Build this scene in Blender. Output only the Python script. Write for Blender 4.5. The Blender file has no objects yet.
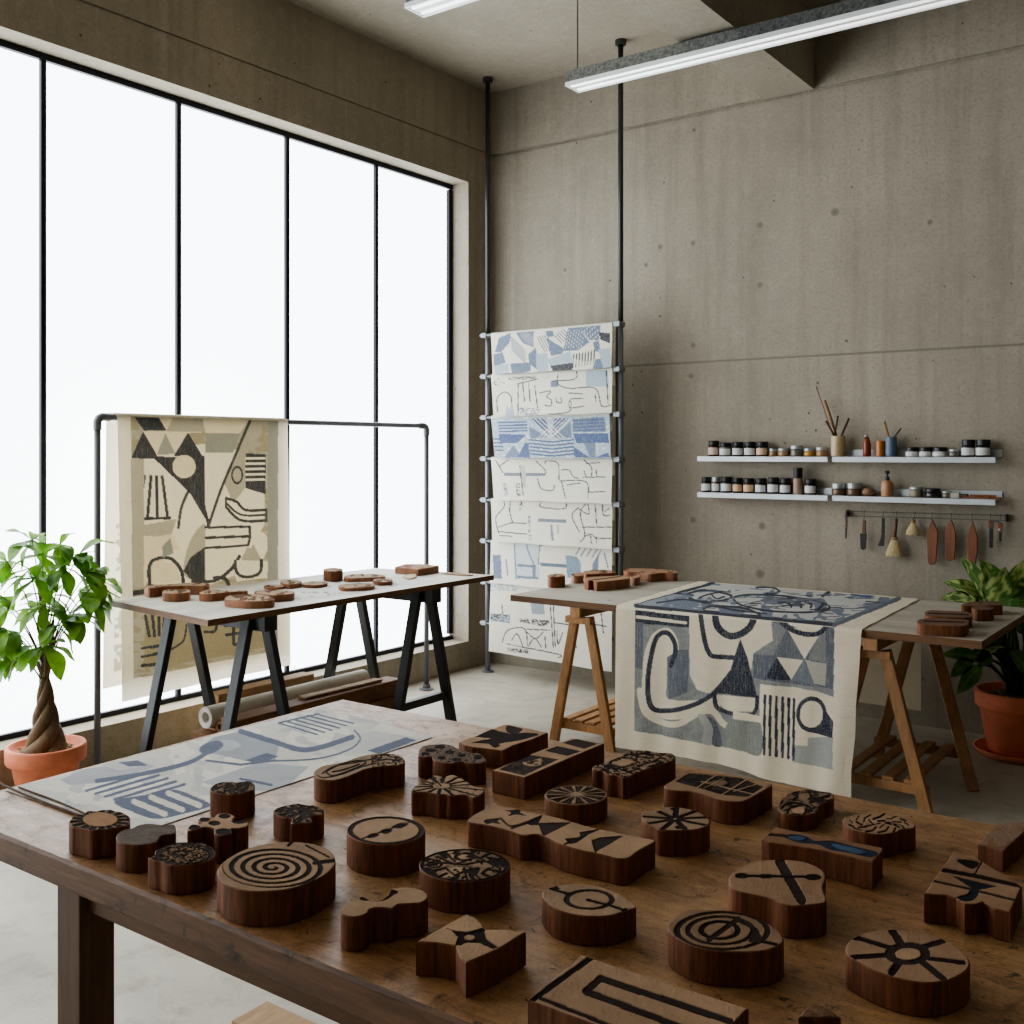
import bpy, bmesh, math, random
import numpy as np
from mathutils import Vector, Matrix, geometry
random.seed(7); rng = np.random.default_rng(7)
SC = bpy.context.scene; COL = SC.collection
PI = math.pi
# ------------------------------------------------------------------ survey of the room
# camera at the origin, 1.5 m above the floor, turned 36 degrees towards the window wall
F, EYE, YAW = 1055.0, 1.5, math.radians(36)
RX, RY = math.cos(YAW), math.sin(YAW)
FX, FY = -math.sin(YAW), math.cos(YAW)
def ray(px, py):
    l = (px-512)/F
    return RX*l+FX, RY*l+FY, (452-py)/F
def PZ(px, py, z):
    r = ray(px, py); t = (z-EYE)/r[2]; return Vector((r[0]*t, r[1]*t, z))
def PXp(px, py, x):
    r = ray(px, py); t = x/r[0]; return Vector((x, r[1]*t, EYE+r[2]*t))
def PY(px, py, y):
    r = ray(px, py); t = y/r[1]; return Vector((r[0]*t, y, EYE+r[2]*t))
def uvz(W3):
    d = W3[:, 0]*FX+W3[:, 1]*FY; l = W3[:, 0]*RX+W3[:, 1]*RY
    return np.c_[512+F*l/d, 452-F*(W3[:, 2]-EYE)/d]
def depth(p): return p[0]*FX+p[1]*FY

WALL_Y, WALL_X, CEIL = 6.0, -4.54, 4.05
T_NEAR, T_LEFT, T_RIGHT = .82, .84, .75

# ------------------------------------------------------------------ materials
def s2l(c):
    return tuple(((v/255.)/12.92 if v/255. <= .04045 else ((v/255.+.055)/1.055)**2.4) for v in c)
class NT:
    def __init__(s, name):
        s.m = bpy.data.materials.new(name); s.m.use_nodes = True
        s.t = s.m.node_tree; s.n = s.t.nodes; s.b = s.n['Principled BSDF']
    def add(s, typ, **kw):
        n = s.n.new(typ)
        for k, v in kw.items(): setattr(n, k, v)
        return n
    def link(s, a, b): s.t.links.new(a, b)
    def coord(s, kind='Object', scale=(1,1,1)):
        tc = s.add('ShaderNodeTexCoord'); mp = s.add('ShaderNodeMapping'); mp.inputs['Scale'].default_value = scale
        s.link(tc.outputs[kind], mp.inputs['Vector']); return mp.outputs[0]
    def rand_offset(s, vec, amt=20):
        oi = s.add('ShaderNodeObjectInfo'); ml = s.add('ShaderNodeMath', operation='MULTIPLY'); ml.inputs[1].default_value = amt
        s.link(oi.outputs['Random'], ml.inputs[0]); va = s.add('ShaderNodeVectorMath', operation='ADD')
        s.link(vec, va.inputs[0]); s.link(ml.outputs[0], va.inputs[1]); return va.outputs[0]
    def noise(s, vec, scale, detail=4, rough=.55, dist=0):
        n = s.add('ShaderNodeTexNoise'); n.inputs['Scale'].default_value = scale; n.inputs['Detail'].default_value = detail
        n.inputs['Roughness'].default_value = rough; n.inputs['Distortion'].default_value = dist
        s.link(vec, n.inputs['Vector']); return n.outputs[0]
    def ramp(s, fac, stops):
        r = s.add('ShaderNodeValToRGB'); e = r.color_ramp.elements
        while len(e) < len(stops): e.new(.5)
        for el, (p, c) in zip(e, stops):
            el.position = p; el.color = (c[0], c[1], c[2], 1) if hasattr(c, '__len__') else (c, c, c, 1)
        s.link(fac, r.inputs[0]); return r.outputs[0]
    def mix(s, a, b, fac, mode='MIX'):
        n = s.add('ShaderNodeMix', data_type='RGBA', blend_type=mode)
        for sock, v in ((n.inputs[6], a), (n.inputs[7], b), (n.inputs[0], fac)):
            if hasattr(v, 'is_linked') or isinstance(v, bpy.types.NodeSocket): s.link(v, sock)
            elif sock == n.inputs[0]: sock.default_value = v
            else: sock.default_value = (*v, 1) if len(v) == 3 else v
        return n.outputs[2]
    def bump(s, h, strength=.3, dist=.01):
        b = s.add('ShaderNodeBump'); b.inputs['Strength'].default_value = strength; b.inputs['Distance'].default_value = dist
        s.link(h, b.inputs['Height']); s.link(b.outputs[0], s.b.inputs['Normal'])
    def set(s, **kw):
        for k, v in kw.items():
            i = s.b.inputs[k.replace('_', ' ')]
            if isinstance(v, bpy.types.NodeSocket): s.link(v, i)
            else: i.default_value = (*v, 1) if hasattr(v, '__len__') and len(v) == 3 else v
        return s
def flat(name, rgb, rough=.5, metal=0., spec=.5, var=0.):
    t = NT(name); c = s2l(rgb); t.set(Roughness=rough, Metallic=metal); t.b.inputs['Specular IOR Level'].default_value = spec
    if var:
        v = t.rand_offset(t.coord()); n = t.noise(v, 14, 5)
        t.set(Base_Color=t.mix(c, tuple(x*(1-var) for x in c), t.ramp(n, [(.3, 0), (.7, 1)])))
    else: t.set(Base_Color=c)
    return t.m
def concrete(name, rgb, dark=.72, streak=True, rough=.85, joints=(), pits=()):
    t = NT(name); c = s2l(rgb); v = t.coord()
    big = t.noise(v, .9, 6, .6, .3); fine = t.noise(v, 60, 3, .6)
    base = t.mix(tuple(x*dark for x in c), tuple(min(1, x*1.12) for x in c), t.ramp(big, [(.25, 0), (.75, 1)]))
    if streak:
        sv = t.coord(scale=(7, 7, .35)); st = t.noise(sv, 1.6, 6, .65)
        base = t.mix(base, tuple(x*.62 for x in c), t.ramp(st, [(.48, 0), (.75, .65)]))
        st2 = t.noise(t.coord(scale=(5, 5, .12)), 2.3, 3)
        base = t.mix(base, tuple(min(1, x*1.3) for x in c), t.ramp(st2, [(.6, 0), (.78, .55)]))
    base = t.mix(base, tuple(x*.6 for x in c), t.ramp(fine, [(.5, 0), (.72, .6)])); mid = t.noise(v, 17, 4, .7); base = t.mix(base, tuple(min(1, x*1.25) for x in c), t.ramp(mid, [(.5, 0), (.75, .35)]))
    vo = t.add('ShaderNodeTexVoronoi'); vo.inputs['Scale'].default_value = 9; t.link(v, vo.inputs['Vector'])
    gate = t.noise(v, 3.1, 2)
    pt = t.mix((0, 0, 0), t.ramp(vo.outputs['Distance'], [(.05, 1), (.085, 0)]), t.ramp(gate, [(.5, 0), (.56, 1)]), 'MIX')
    base = t.mix(base, tuple(x*.3 for x in c), t.mix((0, 0, 0), pt, .95))
    sep = t.add('ShaderNodeSeparateXYZ'); t.link(v, sep.inputs[0])
    for z in joints:
        sb = t.add('ShaderNodeMath', operation='SUBTRACT'); sb.inputs[1].default_value = z; t.link(sep.outputs[2], sb.inputs[0])
        ab = t.add('ShaderNodeMath', operation='ABSOLUTE'); t.link(sb.outputs[0], ab.inputs[0])
        base = t.mix(base, tuple(x*.45 for x in c), t.ramp(ab.outputs[0], [(.003, .8), (.009, 0)]))
    for (p, r) in pits:
        d = t.add('ShaderNodeVectorMath', operation='DISTANCE'); d.inputs[1].default_value = p; t.link(v, d.inputs[0])
        base = t.mix(base, tuple(x*.5 for x in c), t.ramp(d.outputs['Value'], [(r*.5, .95), (r*.62, .5), (r*.85, .8), (r, 0)]))
    t.set(Base_Color=base, Roughness=rough)
    hgt = t.add('ShaderNodeMath', operation='ADD'); t.link(big, hgt.inputs[0]); t.link(fine, hgt.inputs[1])
    t.bump(hgt.outputs[0], .25, .008)
    return t.m
def wood(name, rgb, dark=.5, scale=(1, 1, 1), rough=.55, fine=18, rand=True, stain=None, attr=None):
    t = NT(name); v = t.coord(scale=scale)
    if rand: v = t.rand_offset(v)
    g = t.noise(v, fine, 6, .65, .6); g2 = t.noise(v, fine*.22, 3)
    if attr:
        a = t.add('ShaderNodeVertexColor', layer_name=attr); hi = a.outputs[0]
        lo = t.mix((0, 0, 0), hi, dark)
    else:
        c = s2l(rgb); hi, lo = c, tuple(x*dark for x in c)
    base = t.mix(lo, hi, t.ramp(g, [(.3, 0), (.65, 1)]))
    base = t.mix(base, t.mix((0, 0, 0), base, .72), t.ramp(g2, [(.4, 0), (.7, 1)]))
    if stain:
        w = t.coord(); n1 = t.noise(w, stain[0], 6, .7, .5); base = t.mix(base, s2l(stain[1]), t.ramp(n1, [(stain[2], 0), (stain[2]+.09, .8)]))
    t.set(Base_Color=base, Roughness=rough); t.bump(g, .25, .003)
    return t.m
def fabric(name, attr='Col', transl=.25, wear=.35, rgb=None, weave=900):
    t = NT(name); v = t.coord()
    if rgb: base = t.mix(s2l(rgb), s2l(rgb), .5)
    else:
        a = t.add('ShaderNodeVertexColor', layer_name=attr); base = a.outputs[0]
    w = t.noise(v, 170, 3, .8); blot = t.noise(v, 9, 5, .65)
    base = t.mix(base, t.mix(base, (.8, .75, .65), .5), t.ramp(w, [(.48, 0), (.72, wear)]))
    sl = t.noise(t.coord(scale=(1, 1, .06)), 260, 3, .7); sl2 = t.noise(t.coord(scale=(.06, .06, 1)), 260, 3, .7)
    base = t.mix(base, (.76, .7, .58), t.ramp(sl, [(.5, 0), (.75, wear*.6)])); base = t.mix(base, t.mix((0, 0, 0), base, .78), t.ramp(sl2, [(.5, 0), (.75, .5)]))
    base = t.mix(base, t.mix((0, 0, 0), base, .9), t.ramp(blot, [(.4, 0), (.75, .7)]))
    t.set(Base_Color=base, Roughness=.9); t.b.inputs['Specular IOR Level'].default_value = .1
    t.bump(w, .15, .002)
    tr = t.add('ShaderNodeBsdfTranslucent'); t.link(base, tr.inputs[0])
    mx = t.add('ShaderNodeMixShader'); mx.inputs[0].default_value = transl
    out = t.n['Material Output']; t.link(t.b.outputs[0], mx.inputs[1]); t.link(tr.outputs[0], mx.inputs[2]); t.link(mx.outputs[0], out.inputs[0])
    return t.m

# ------------------------------------------------------------------ mesh helpers
def tag(o, label=None, cat=None, group=None, kind=None):
    for k, v in (('label', label), ('category', cat), ('group', group), ('kind', kind)):
        if v: o[k] = v
    return o
def mesh(name, verts, faces, mat, parent=None, loc=None, smooth=False, col=None):
    """one mesh object; verts are world coordinates, moved to be relative to loc / the parent"""
    me = bpy.data.meshes.new(name)
    off = Vector(loc) if loc is not None else (parent.location.copy() if parent else Vector((0, 0, 0)))
    if parent and parent.parent: off = off + parent.parent.location
    V = np.asarray(verts, dtype=float)-np.array(off)
    me.from_pydata(V.tolist(), [], [tuple(int(i) for i in f) for f in faces])
    for m in (mat if isinstance(mat, (list, tuple)) else [mat]): me.materials.append(m)
    if smooth: me.polygons.foreach_set('use_smooth', [True]*len(me.polygons))
    if col is not None:
        at = me.color_attributes.new('Col', 'FLOAT_COLOR', 'POINT')
        c4 = np.ones((len(V), 4), np.float32); c4[:, :3] = col; at.data.foreach_set('color', c4.ravel())
    me.update()
    o = bpy.data.objects.new(name, me); COL.objects.link(o)
    if parent: o.parent = parent
    if loc is not None and not parent: o.location = off
    return o
def empty(name, loc, label=None, cat=None, group=None, kind=None):
    o = bpy.data.objects.new(name, None); COL.objects.link(o); o.location = Vector(loc); o.empty_display_size = .05
    return tag(o, label, cat, group, kind)
class MB:
    def __init__(s): s.v = []; s.f = []
    def raw(s, v, f):
        b = len(s.v); s.v += [tuple(x) for x in v]; s.f += [tuple(b+i for i in q) for q in f]; return s
    def box(s, lo, hi, bev=0.):
        bm = bmesh.new(); bmesh.ops.create_cube(bm, size=1)
        lo, hi = Vector(lo), Vector(hi)
        for v in bm.verts: v.co = Vector(((lo[i]+hi[i])/2+v.co[i]*(hi[i]-lo[i]) for i in range(3)))
        if bev: bmesh.ops.bevel(bm, geom=bm.edges[:], offset=bev, segments=2, affect='EDGES', profile=.6)
        return s.bm(bm)
    def bm(s, bm):
        bm.verts.index_update(); s.raw([v.co for v in bm.verts], [[v.index for v in f.verts] for f in bm.faces]); bm.free(); return s
    def bar(s, a, b, w, t, side=None, bev=.003):
        """square bar from a to b, w along `side`, t across"""
        a, b = Vector(a), Vector(b); z = (b-a).normalized(); x = Vector(side or (1, 0, 0)); x = (x-z*x.dot(z)).normalized(); y = z.cross(x)
        bm = bmesh.new(); bmesh.ops.create_cube(bm, size=1); L = (b-a).length; m = (a+b)/2
        for v in bm.verts: v.co = Vector((v.co.x*w, v.co.y*t, v.co.z*L))
        if bev: bmesh.ops.bevel(bm, geom=bm.edges[:], offset=bev, segments=1, affect='EDGES')
        for v in bm.verts: v.co = m+x*v.co.x+y*v.co.y+z*v.co.z
        return s.bm(bm)
    def prism(s, pts, z0, z1):
        n = len(pts); v = [(p[0], p[1], z0) for p in pts]+[(p[0], p[1], z1) for p in pts]
        f = [tuple(range(n))[::-1], tuple(range(n, 2*n))]+[(i, (i+1) % n, n+(i+1) % n, n+i) for i in range(n)]
        return s.raw(v, f)
    def tube(s, pts, r, n=10, caps=True):
        pts = [Vector(p) for p in pts]; rs = r if hasattr(r, '__len__') else [r]*len(pts)
        t0 = (pts[1]-pts[0]).normalized(); x = t0.orthogonal().normalized(); v = []; f = []
        for i, p in enumerate(pts):
            t = (pts[min(i+1, len(pts)-1)]-pts[max(i-1, 0)]).normalized(); x = (x-t*x.dot(t)).normalized(); y = t.cross(x)
            v += [p+(x*math.cos(2*PI*k/n)+y*math.sin(2*PI*k/n))*rs[i] for k in range(n)]
        for i in range(len(pts)-1):
            f += [(i*n+k, i*n+(k+1) % n, (i+1)*n+(k+1) % n, (i+1)*n+k) for k in range(n)]
        if caps: f += [tuple(range(n))[::-1], tuple(range((len(pts)-1)*n, len(pts)*n))]
        return s.raw(v, f)
    def lathe(s, c, prof, n=24, caps=True):
        v = []; f = []; c = Vector(c)
        for (r, z) in prof: v += [c+Vector((r*math.cos(2*PI*k/n), r*math.sin(2*PI*k/n), z)) for k in range(n)]
        for i in range(len(prof)-1): f += [(i*n+k, i*n+(k+1) % n, (i+1)*n+(k+1) % n, (i+1)*n+k) for k in range(n)]
        if caps: f += [tuple(range(n))[::-1], tuple(range((len(prof)-1)*n, len(prof)*n))]
        return s.raw(v, f)
    def out(s, name, mat, parent=None, loc=None, smooth=False): return mesh(name, s.v, s.f, mat, parent, loc, smooth)
def struct(name, mb, mat, loc=None): return tag(mb.out(name, mat, loc=loc), kind='structure')

# ------------------------------------------------------------------ drawing engine: shapes evaluated on a surface's own points
def cat(pts, closed=False, k=8):
    P = np.array(pts, float); n = len(P); out = []
    for i in range(n if closed else n-1):
        g = (lambda j: P[j % n]) if closed else (lambda j: P[min(max(j, 0), n-1)])
        a, b, c, d = g(i-1), g(i), g(i+1), g(i+2)
        for t in np.linspace(0, 1, k, endpoint=False):
            out.append(.5*(2*b+(c-a)*t+(2*a-5*b+4*c-d)*t*t+(3*b-a-3*c+d)*t**3))
    if not closed: out.append(P[-1])
    return np.array(out)
def in_poly(Q, poly):
    P = np.asarray(poly, float); r = np.zeros(len(Q), bool); x, y = Q[:, 0], Q[:, 1]; j = len(P)-1
    for i in range(len(P)):
        xi, yi = P[i]; xj, yj = P[j]
        if yi != yj: r ^= ((yi > y) != (yj > y)) & (x < (xj-xi)*(y-yi)/(yj-yi)+xi)
        j = i
    return r
def near_line(Q, pts, w, closed=False):
    P = np.asarray(pts, float); m = np.zeros(len(Q), bool); n = len(P)
    for i in range(n if closed else n-1):
        a, b = P[i], P[(i+1) % n]; d = b-a; L = max(d@d, 1e-9)
        t = np.clip(((Q-a)@d)/L, 0, 1); m |= ((Q-a-t[:, None]*d)**2).sum(1) < (w/2)**2
    return m
def vnoise(Q, s, seed=0):
    p = Q/s+seed*17.3; i = np.floor(p); f = p-i; f = f*f*(3-2*f)
    def h(a, b): v = np.sin(a*127.1+b*311.7+seed*7.7)*43758.5453; return v-np.floor(v)
    return (h(i[:, 0], i[:, 1])*(1-f[:, 0])+h(i[:, 0]+1, i[:, 1])*f[:, 0])*(1-f[:, 1])+(h(i[:, 0], i[:, 1]+1)*(1-f[:, 0])+h(i[:, 0]+1, i[:, 1]+1)*f[:, 0])*f[:, 1]
# op = (mask function, colour, carved?)
def fill(p, c, cut=True): return (lambda Q: in_poly(Q, p), c, cut)
def blob(p, c, cut=True): q = cat(p, True); return (lambda Q: in_poly(Q, q), c, cut)
def line(p, w, c, cut=True, closed=False): return (lambda Q: near_line(Q, p, w, closed), c, cut)
def curve(p, w, c, cut=True, closed=False): q = cat(p, closed, 6); return (lambda Q: near_line(Q, q, w, closed), c, cut)
def ell(cx, cy, rx, ry, n=40): return [(cx+rx*math.cos(2*PI*i/n), cy+ry*math.sin(2*PI*i/n)) for i in range(n)]
def disc(cx, cy, rx, ry, c, cut=True): return (lambda Q: ((Q[:, 0]-cx)/rx)**2+((Q[:, 1]-cy)/ry)**2 < 1, c, cut)
def ring(cx, cy, rx, ry, k, c, cut=True):
    def f(Q):
        r = np.hypot((Q[:, 0]-cx)/rx, (Q[:, 1]-cy)/ry); return (r < 1) & (r > 1-k)
    return (f, c, cut)
def spots(scale, lo, c, seed, cut=True, within=None):
    def f(Q):
        m = .65*vnoise(Q*np.array([1, 2.0]), scale, seed)+.35*vnoise(Q*np.array([1, 2.0]), scale*.45, seed+3) > lo
        return m & in_poly(Q, within) if within is not None else m
    return (f, c, cut)
def rays(cx, cy, rx, ry, n, half, c, r0=0., r1=9., ph=0., cut=True):
    def f(Q):
        u, v = (Q[:, 0]-cx)/rx, (Q[:, 1]-cy)/ry; r = np.hypot(u, v); a = (np.arctan2(v, u)/(2*PI)*n+ph) % 1
        return (r > r0) & (r < r1) & (np.minimum(a, 1-a)*2*PI/n*r < half)
    return (f, c, cut)
def paint(Q, base, ops):
    C = np.tile(np.array(s2l(base)), (len(Q), 1)); D = np.zeros(len(Q))
    for fn, c, cut in ops:
        m = fn(Q); C[m] = s2l(c); D[m] = 1. if cut else 0.
    return C, D
# ------------------------------------------------------------------ the setting
X1, Y0 = 4.6, -3.6
PITS = [(PY(*p, WALL_Y), r) for p, r in [((835, 212), .026), ((760, 225), .022), ((693, 243), .018), ((660, 247), .018), ((760, 285), .02), ((694, 130), .016), ((930, 222), .016),
        ((646, 265), .016), ((762, 526), .024), ((693, 520), .022), ((760, 574), .03), ((565, 270), .016), ((693, 345), .018), ((691, 376), .02)]]
M_BACK = concrete('wall_concrete', (158, 149, 134), joints=(2.06,), pits=PITS)
M_LEFTW = concrete('window_wall_concrete', (160, 150, 133), joints=())
M_CEIL = concrete('ceiling_concrete', (165, 156, 140), streak=False)
M_FLOOR = None
def floor_mat():
    t = NT('polished_concrete_floor'); v = t.coord(); a = t.noise(v, .8, 7, .65, .5); b = t.noise(v, 7, 5, .7); c = t.noise(v, 90, 2)
    base = t.mix(s2l((154, 146, 131)), s2l((192, 185, 170)), t.ramp(a, [(.3, 0), (.7, 1)]))
    base = t.mix(base, s2l((126, 118, 105)), t.ramp(b, [(.52, 0), (.75, .6)])); base = t.mix(base, s2l((110, 102, 92)), t.ramp(c, [(.6, 0), (.75, .35)]))
    t.set(Base_Color=base, Roughness=t.ramp(b, [(.3, .42), (.7, .62)])); t.bump(b, .08, .005); return t.m
M_FLOOR = floor_mat()
struct('floor', MB().box((WALL_X-.3, Y0-.2, -.2), (X1+.2, WALL_Y+.2, 0)), M_FLOOR)
struct('ceiling', MB().box((WALL_X-.3, Y0-.2, CEIL), (X1+.2, WALL_Y+.2, CEIL+.2)), M_CEIL)
JZ = 3.615
struct('wall_back', MB().box((WALL_X-.3, WALL_Y, 0), (X1+.2, WALL_Y+.2, JZ-.02)).box((WALL_X-.3, WALL_Y+.012, JZ-.02), (X1+.2, WALL_Y+.2, JZ)).box((WALL_X-.3, WALL_Y-.012, JZ), (X1+.2, WALL_Y+.2, CEIL)), M_BACK)
WIN_Y0, WIN_Y1, WIN_Z0, WIN_Z1, GX = -1.82, 5.735, .19, 3.37, -4.70
LW = MB().box((WALL_X-.3, Y0-.2, 0), (WALL_X, WALL_Y, WIN_Z0)).box((WALL_X-.3, Y0-.2, WIN_Z1), (WALL_X, WALL_Y, JZ-.004)).box((WALL_X-.3, Y0-.2, JZ-.004), (WALL_X-.006, WALL_Y, JZ+.004)).box((WALL_X-.3, Y0-.2, JZ+.004), (WALL_X+.006, WALL_Y-.012, CEIL))
LW.box((WALL_X-.3, WIN_Y1, WIN_Z0), (WALL_X, WALL_Y, WIN_Z1)).box((WALL_X-.3, Y0-.2, WIN_Z0), (WALL_X, WIN_Y0, WIN_Z1))
struct('wall_left', LW, M_LEFTW)
M_PLAST = concrete('pale_wall', (180, 173, 160))
struct('wall_right', MB().box((X1, Y0-.2, 0), (X1+.2, WALL_Y, CEIL)), M_PLAST)
struct('wall_rear', MB().box((WALL_X-.3, Y0-.2, 0), (X1, Y0, CEIL)), M_PLAST)
struct('ceiling_beam', MB().box((-2.487, Y0, JZ-.01), (-2.181, WALL_Y-.013, CEIL)), M_CEIL)
# window: dark steel frame, mullions and frosted panes, going on past the edge of the view
M_STEEL = flat('dark_window_steel', (38, 39, 44), .45, .6)
def pane_mat():
    t = NT('frosted_daylit_glass'); v = t.coord(); n = t.noise(v, .35, 3)
    t.set(Base_Color=s2l((225, 232, 238)), Roughness=.45)
    t.b.inputs['Emission Color'].default_value = (.89, .95, 1, 1)
    t.set(Emission_Strength=PANE); return t.m
PANE = 3.9
M_PANE = pane_mat()
win = empty('window_1', (GX, (WIN_Y0+WIN_Y1)/2, WIN_Z0), kind='structure')
fr = MB(); w = .04
fr.box((GX-.03, WIN_Y0, WIN_Z0+.001), (GX+.02, WIN_Y1, WIN_Z0+.026)).box((GX-.03, WIN_Y0, WIN_Z1-.032), (GX+.02, WIN_Y1, WIN_Z1-.001)).box((GX-.03, WIN_Y0, WIN_Z0+w), (GX+.02, WIN_Y0+w, WIN_Z1-w)).box((GX-.03, WIN_Y1-w, WIN_Z0+w), (GX+.02, WIN_Y1, WIN_Z1-w))
fr.out('window_frame', M_STEEL, win)
ys = [WIN_Y0]+[2.712+.7535*k for k in range(-5, 4)]+[WIN_Y1]
for y in ys[1:-1]: MB().box((GX-.03, y-.013, WIN_Z0+.026), (GX+.016, y+.013, WIN_Z1-.032)).out('window_mullion', M_STEEL, win)
for a, b in zip(ys[:-1], ys[1:]):
    MB().box((GX-.012, a+.01, WIN_Z0+.02), (GX-.004, b-.01, WIN_Z1-.02)).out('window_pane', M_PANE, win)

# ------------------------------------------------------------------ ceiling lights
M_GALV = NT('galvanised_housing'); _v = M_GALV.coord(); M_GALV.set(Base_Color=M_GALV.ramp(M_GALV.noise(_v, 60, 4), [(.35, s2l((112, 116, 117))), (.65, s2l((160, 163, 162)))]), Roughness=.45, Metallic=.6); M_GALV = M_GALV.m
M_REFL = flat('white_reflector', (235, 238, 238), .35)
_t = NT('fluorescent_tube'); _t.set(Base_Color=s2l((240, 243, 245)), Roughness=.3); _t.b.inputs['Emission Color'].default_value = (1, .98, .94, 1); _t.b.inputs['Emission Strength'].default_value = .9; M_TUBE = _t.m
M_WIRE = flat('steel_wire', (120, 120, 120), .4, .8)
def light(x0, y, z, L, label):
    t = empty('fluorescent_light', (x0+L/2, y, z), label, 'ceiling light')
    h = MB(); w = .062
    h.raw([(x0, y-w, z+.022), (x0, y-w*.75, z+.09), (x0, y+w*.75, z+.09), (x0, y+w, z+.022), (x0+L, y-w, z+.022), (x0+L, y-w*.75, z+.09), (x0+L, y+w*.75, z+.09), (x0+L, y+w, z+.022)],
          [(0, 1, 2, 3), (7, 6, 5, 4), (0, 4, 5, 1), (1, 5, 6, 2), (2, 6, 7, 3), (0, 3, 7, 4)])
    h.out('housing', M_GALV, t)
    r = MB()
    for sy in (-1, 1): r.box((x0, y+sy*w-.004, z), (x0+L, y+sy*w+.004, z+.022))
    r.box((x0, y-.012, z+.004), (x0+L, y+.012, z+.0215)).box((x0, y-w, z+.001), (x0+.006, y+w, z+.0215))
    rf = r.out('reflector', M_REFL, t)
    for sy in (-1, 1): MB().tube([(x0+.02, y+sy*.033, z+.011), (x0+L-.02, y+sy*.033, z+.011)], .012).out('tube', M_TUBE, rf, smooth=True)
    for k in (.013, .5, .987): MB().tube([(x0+L*k, y, z+.1), (x0+L*k, y, CEIL-.0125)], .004, 6).out('suspension_wire', M_WIRE, t); MB().tube([(x0+L*k, y, CEIL-.012), (x0+L*k, y, CEIL-.0011)], .016, 10).out('ceiling_mount', M_WIRE, t)
light(-3.26*.968, 5.065*.968, EYE+2.065*.968, 3.0, 'long suspended twin-tube light running in front of the ceiling beam')
light(-3.29*.968, 3.745*.968, EYE+2.065*.968, 3.0, 'short cut-off end of a suspended tube light at the top edge of the picture')

# ------------------------------------------------------------------ sample rack between floor and ceiling, in the corner
M_POLE = flat('grey_steel_pole', (128, 132, 136), .35, .35)
M_POLED = flat('dark_steel_pole', (62, 64, 64), .4, .3)
P1, P2 = Vector((-4.36, 5.72, 0)), Vector((-3.295, 5.68, 0))
rack = empty('sample_rack', (P1+P2)/2, 'tall steel rack of two floor-to-ceiling poles and cross rods in the corner', 'rack')
POLES = []
for p in (P1, P2):
    lo_ = MB().tube([p+Vector((0, 0, .012)), p+Vector((0, 0, 2.3))], .017, 14).out('pole', M_POLE, rack, smooth=True)
    hi_ = MB().tube([p+Vector((0, 0, 2.302)), p+Vector((0, 0, CEIL-.03))], .0165, 14).out('pole', M_POLED, rack, smooth=True)
    MB().tube([p+Vector((0, 0, CEIL-.03)), p+Vector((0, 0, CEIL-.001))], .035, 14).out('ceiling_flange', M_POLED, hi_)
    MB().tube([p+Vector((0, 0, .001)), p+Vector((0, 0, .012))], .04, 14).out('floor_flange', M_POLE, lo_); POLES.append(lo_)
ROD_Z = [2.29-.2785*k for k in range(8)]
OFF = Vector((0, -.04, 0))
for z in ROD_Z:
    d = (P2-P1).normalized()*.034; e = Vector((0, 0, z))
    MB().tube([P1-d+OFF+e, P2+d+OFF+e], .0085, 10).out('cross_rod', M_POLE, rack, smooth=True)
    for p, pl_ in zip((P1, P2), POLES): MB().box(p+e+Vector((-.022, -.052, -.016)), p+e+Vector((.022, .02, .016)), .004).out('clamp', M_POLE, pl_)
M_OLDWOOD = wood('weathered_post_wood', (96, 76, 54), .45, (6, 6, 1), .7)
struct_post = MB().bar((P2.x-.048, 5.745, .001), (P2.x-.048, 5.745, 2.31), .045, .02, (1, 0, 0))
tag(struct_post.out('wooden_post', M_OLDWOOD, loc=(P2.x-.048, 5.745, 0)), 'dark weathered wooden post standing behind the right edge of the hanging sample cloths', 'post')

CREAM = (230, 226, 212)
M_CLOTH = fabric('printed_cloth', transl=.2, wear=.5)
M_LINEN = fabric('backlit_linen', transl=.4, wear=.3)
def grid_faces(nu, nv): return [(j*nu+i, j*nu+i+1, (j+1)*nu+i+1, (j+1)*nu+i) for j in range(nv-1) for i in range(nu-1)]
def bil(q, u, v):
    q = np.array(q, float)[:, None, :]; u = u[:, None]; v = v[:, None]
    return (q[0]*(1-u)+q[1]*u)*(1-v)+(q[3]*(1-u)+q[2]*u)*v
BL = (112, 127, 150); BLD = (82, 101, 142); INK = (70, 73, 82); PALE = (172, 187, 197)
def lines(seq, w=5, c=INK):
    w *= 1.45; return [curve(p, w, c) if len(p) > 2 else line(p, w, c) for p in seq]
def hatch(p0, d, step, n, w, c): return [line([(p0[0]+step[0]*i, p0[1]+step[1]*i), (p0[0]+step[0]*i+d[0], p0[1]+step[1]*i+d[1])], w, c) for i in range(n)]
S = [None]*7; Qd = [None]*7
Qd[0] = [(55, 103), (700, 52), (705, 298), (75, 325)]
def grow(p, k=1.13): q = np.array(p, float); m = q.mean(0); return m+(q-m)*k
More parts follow.
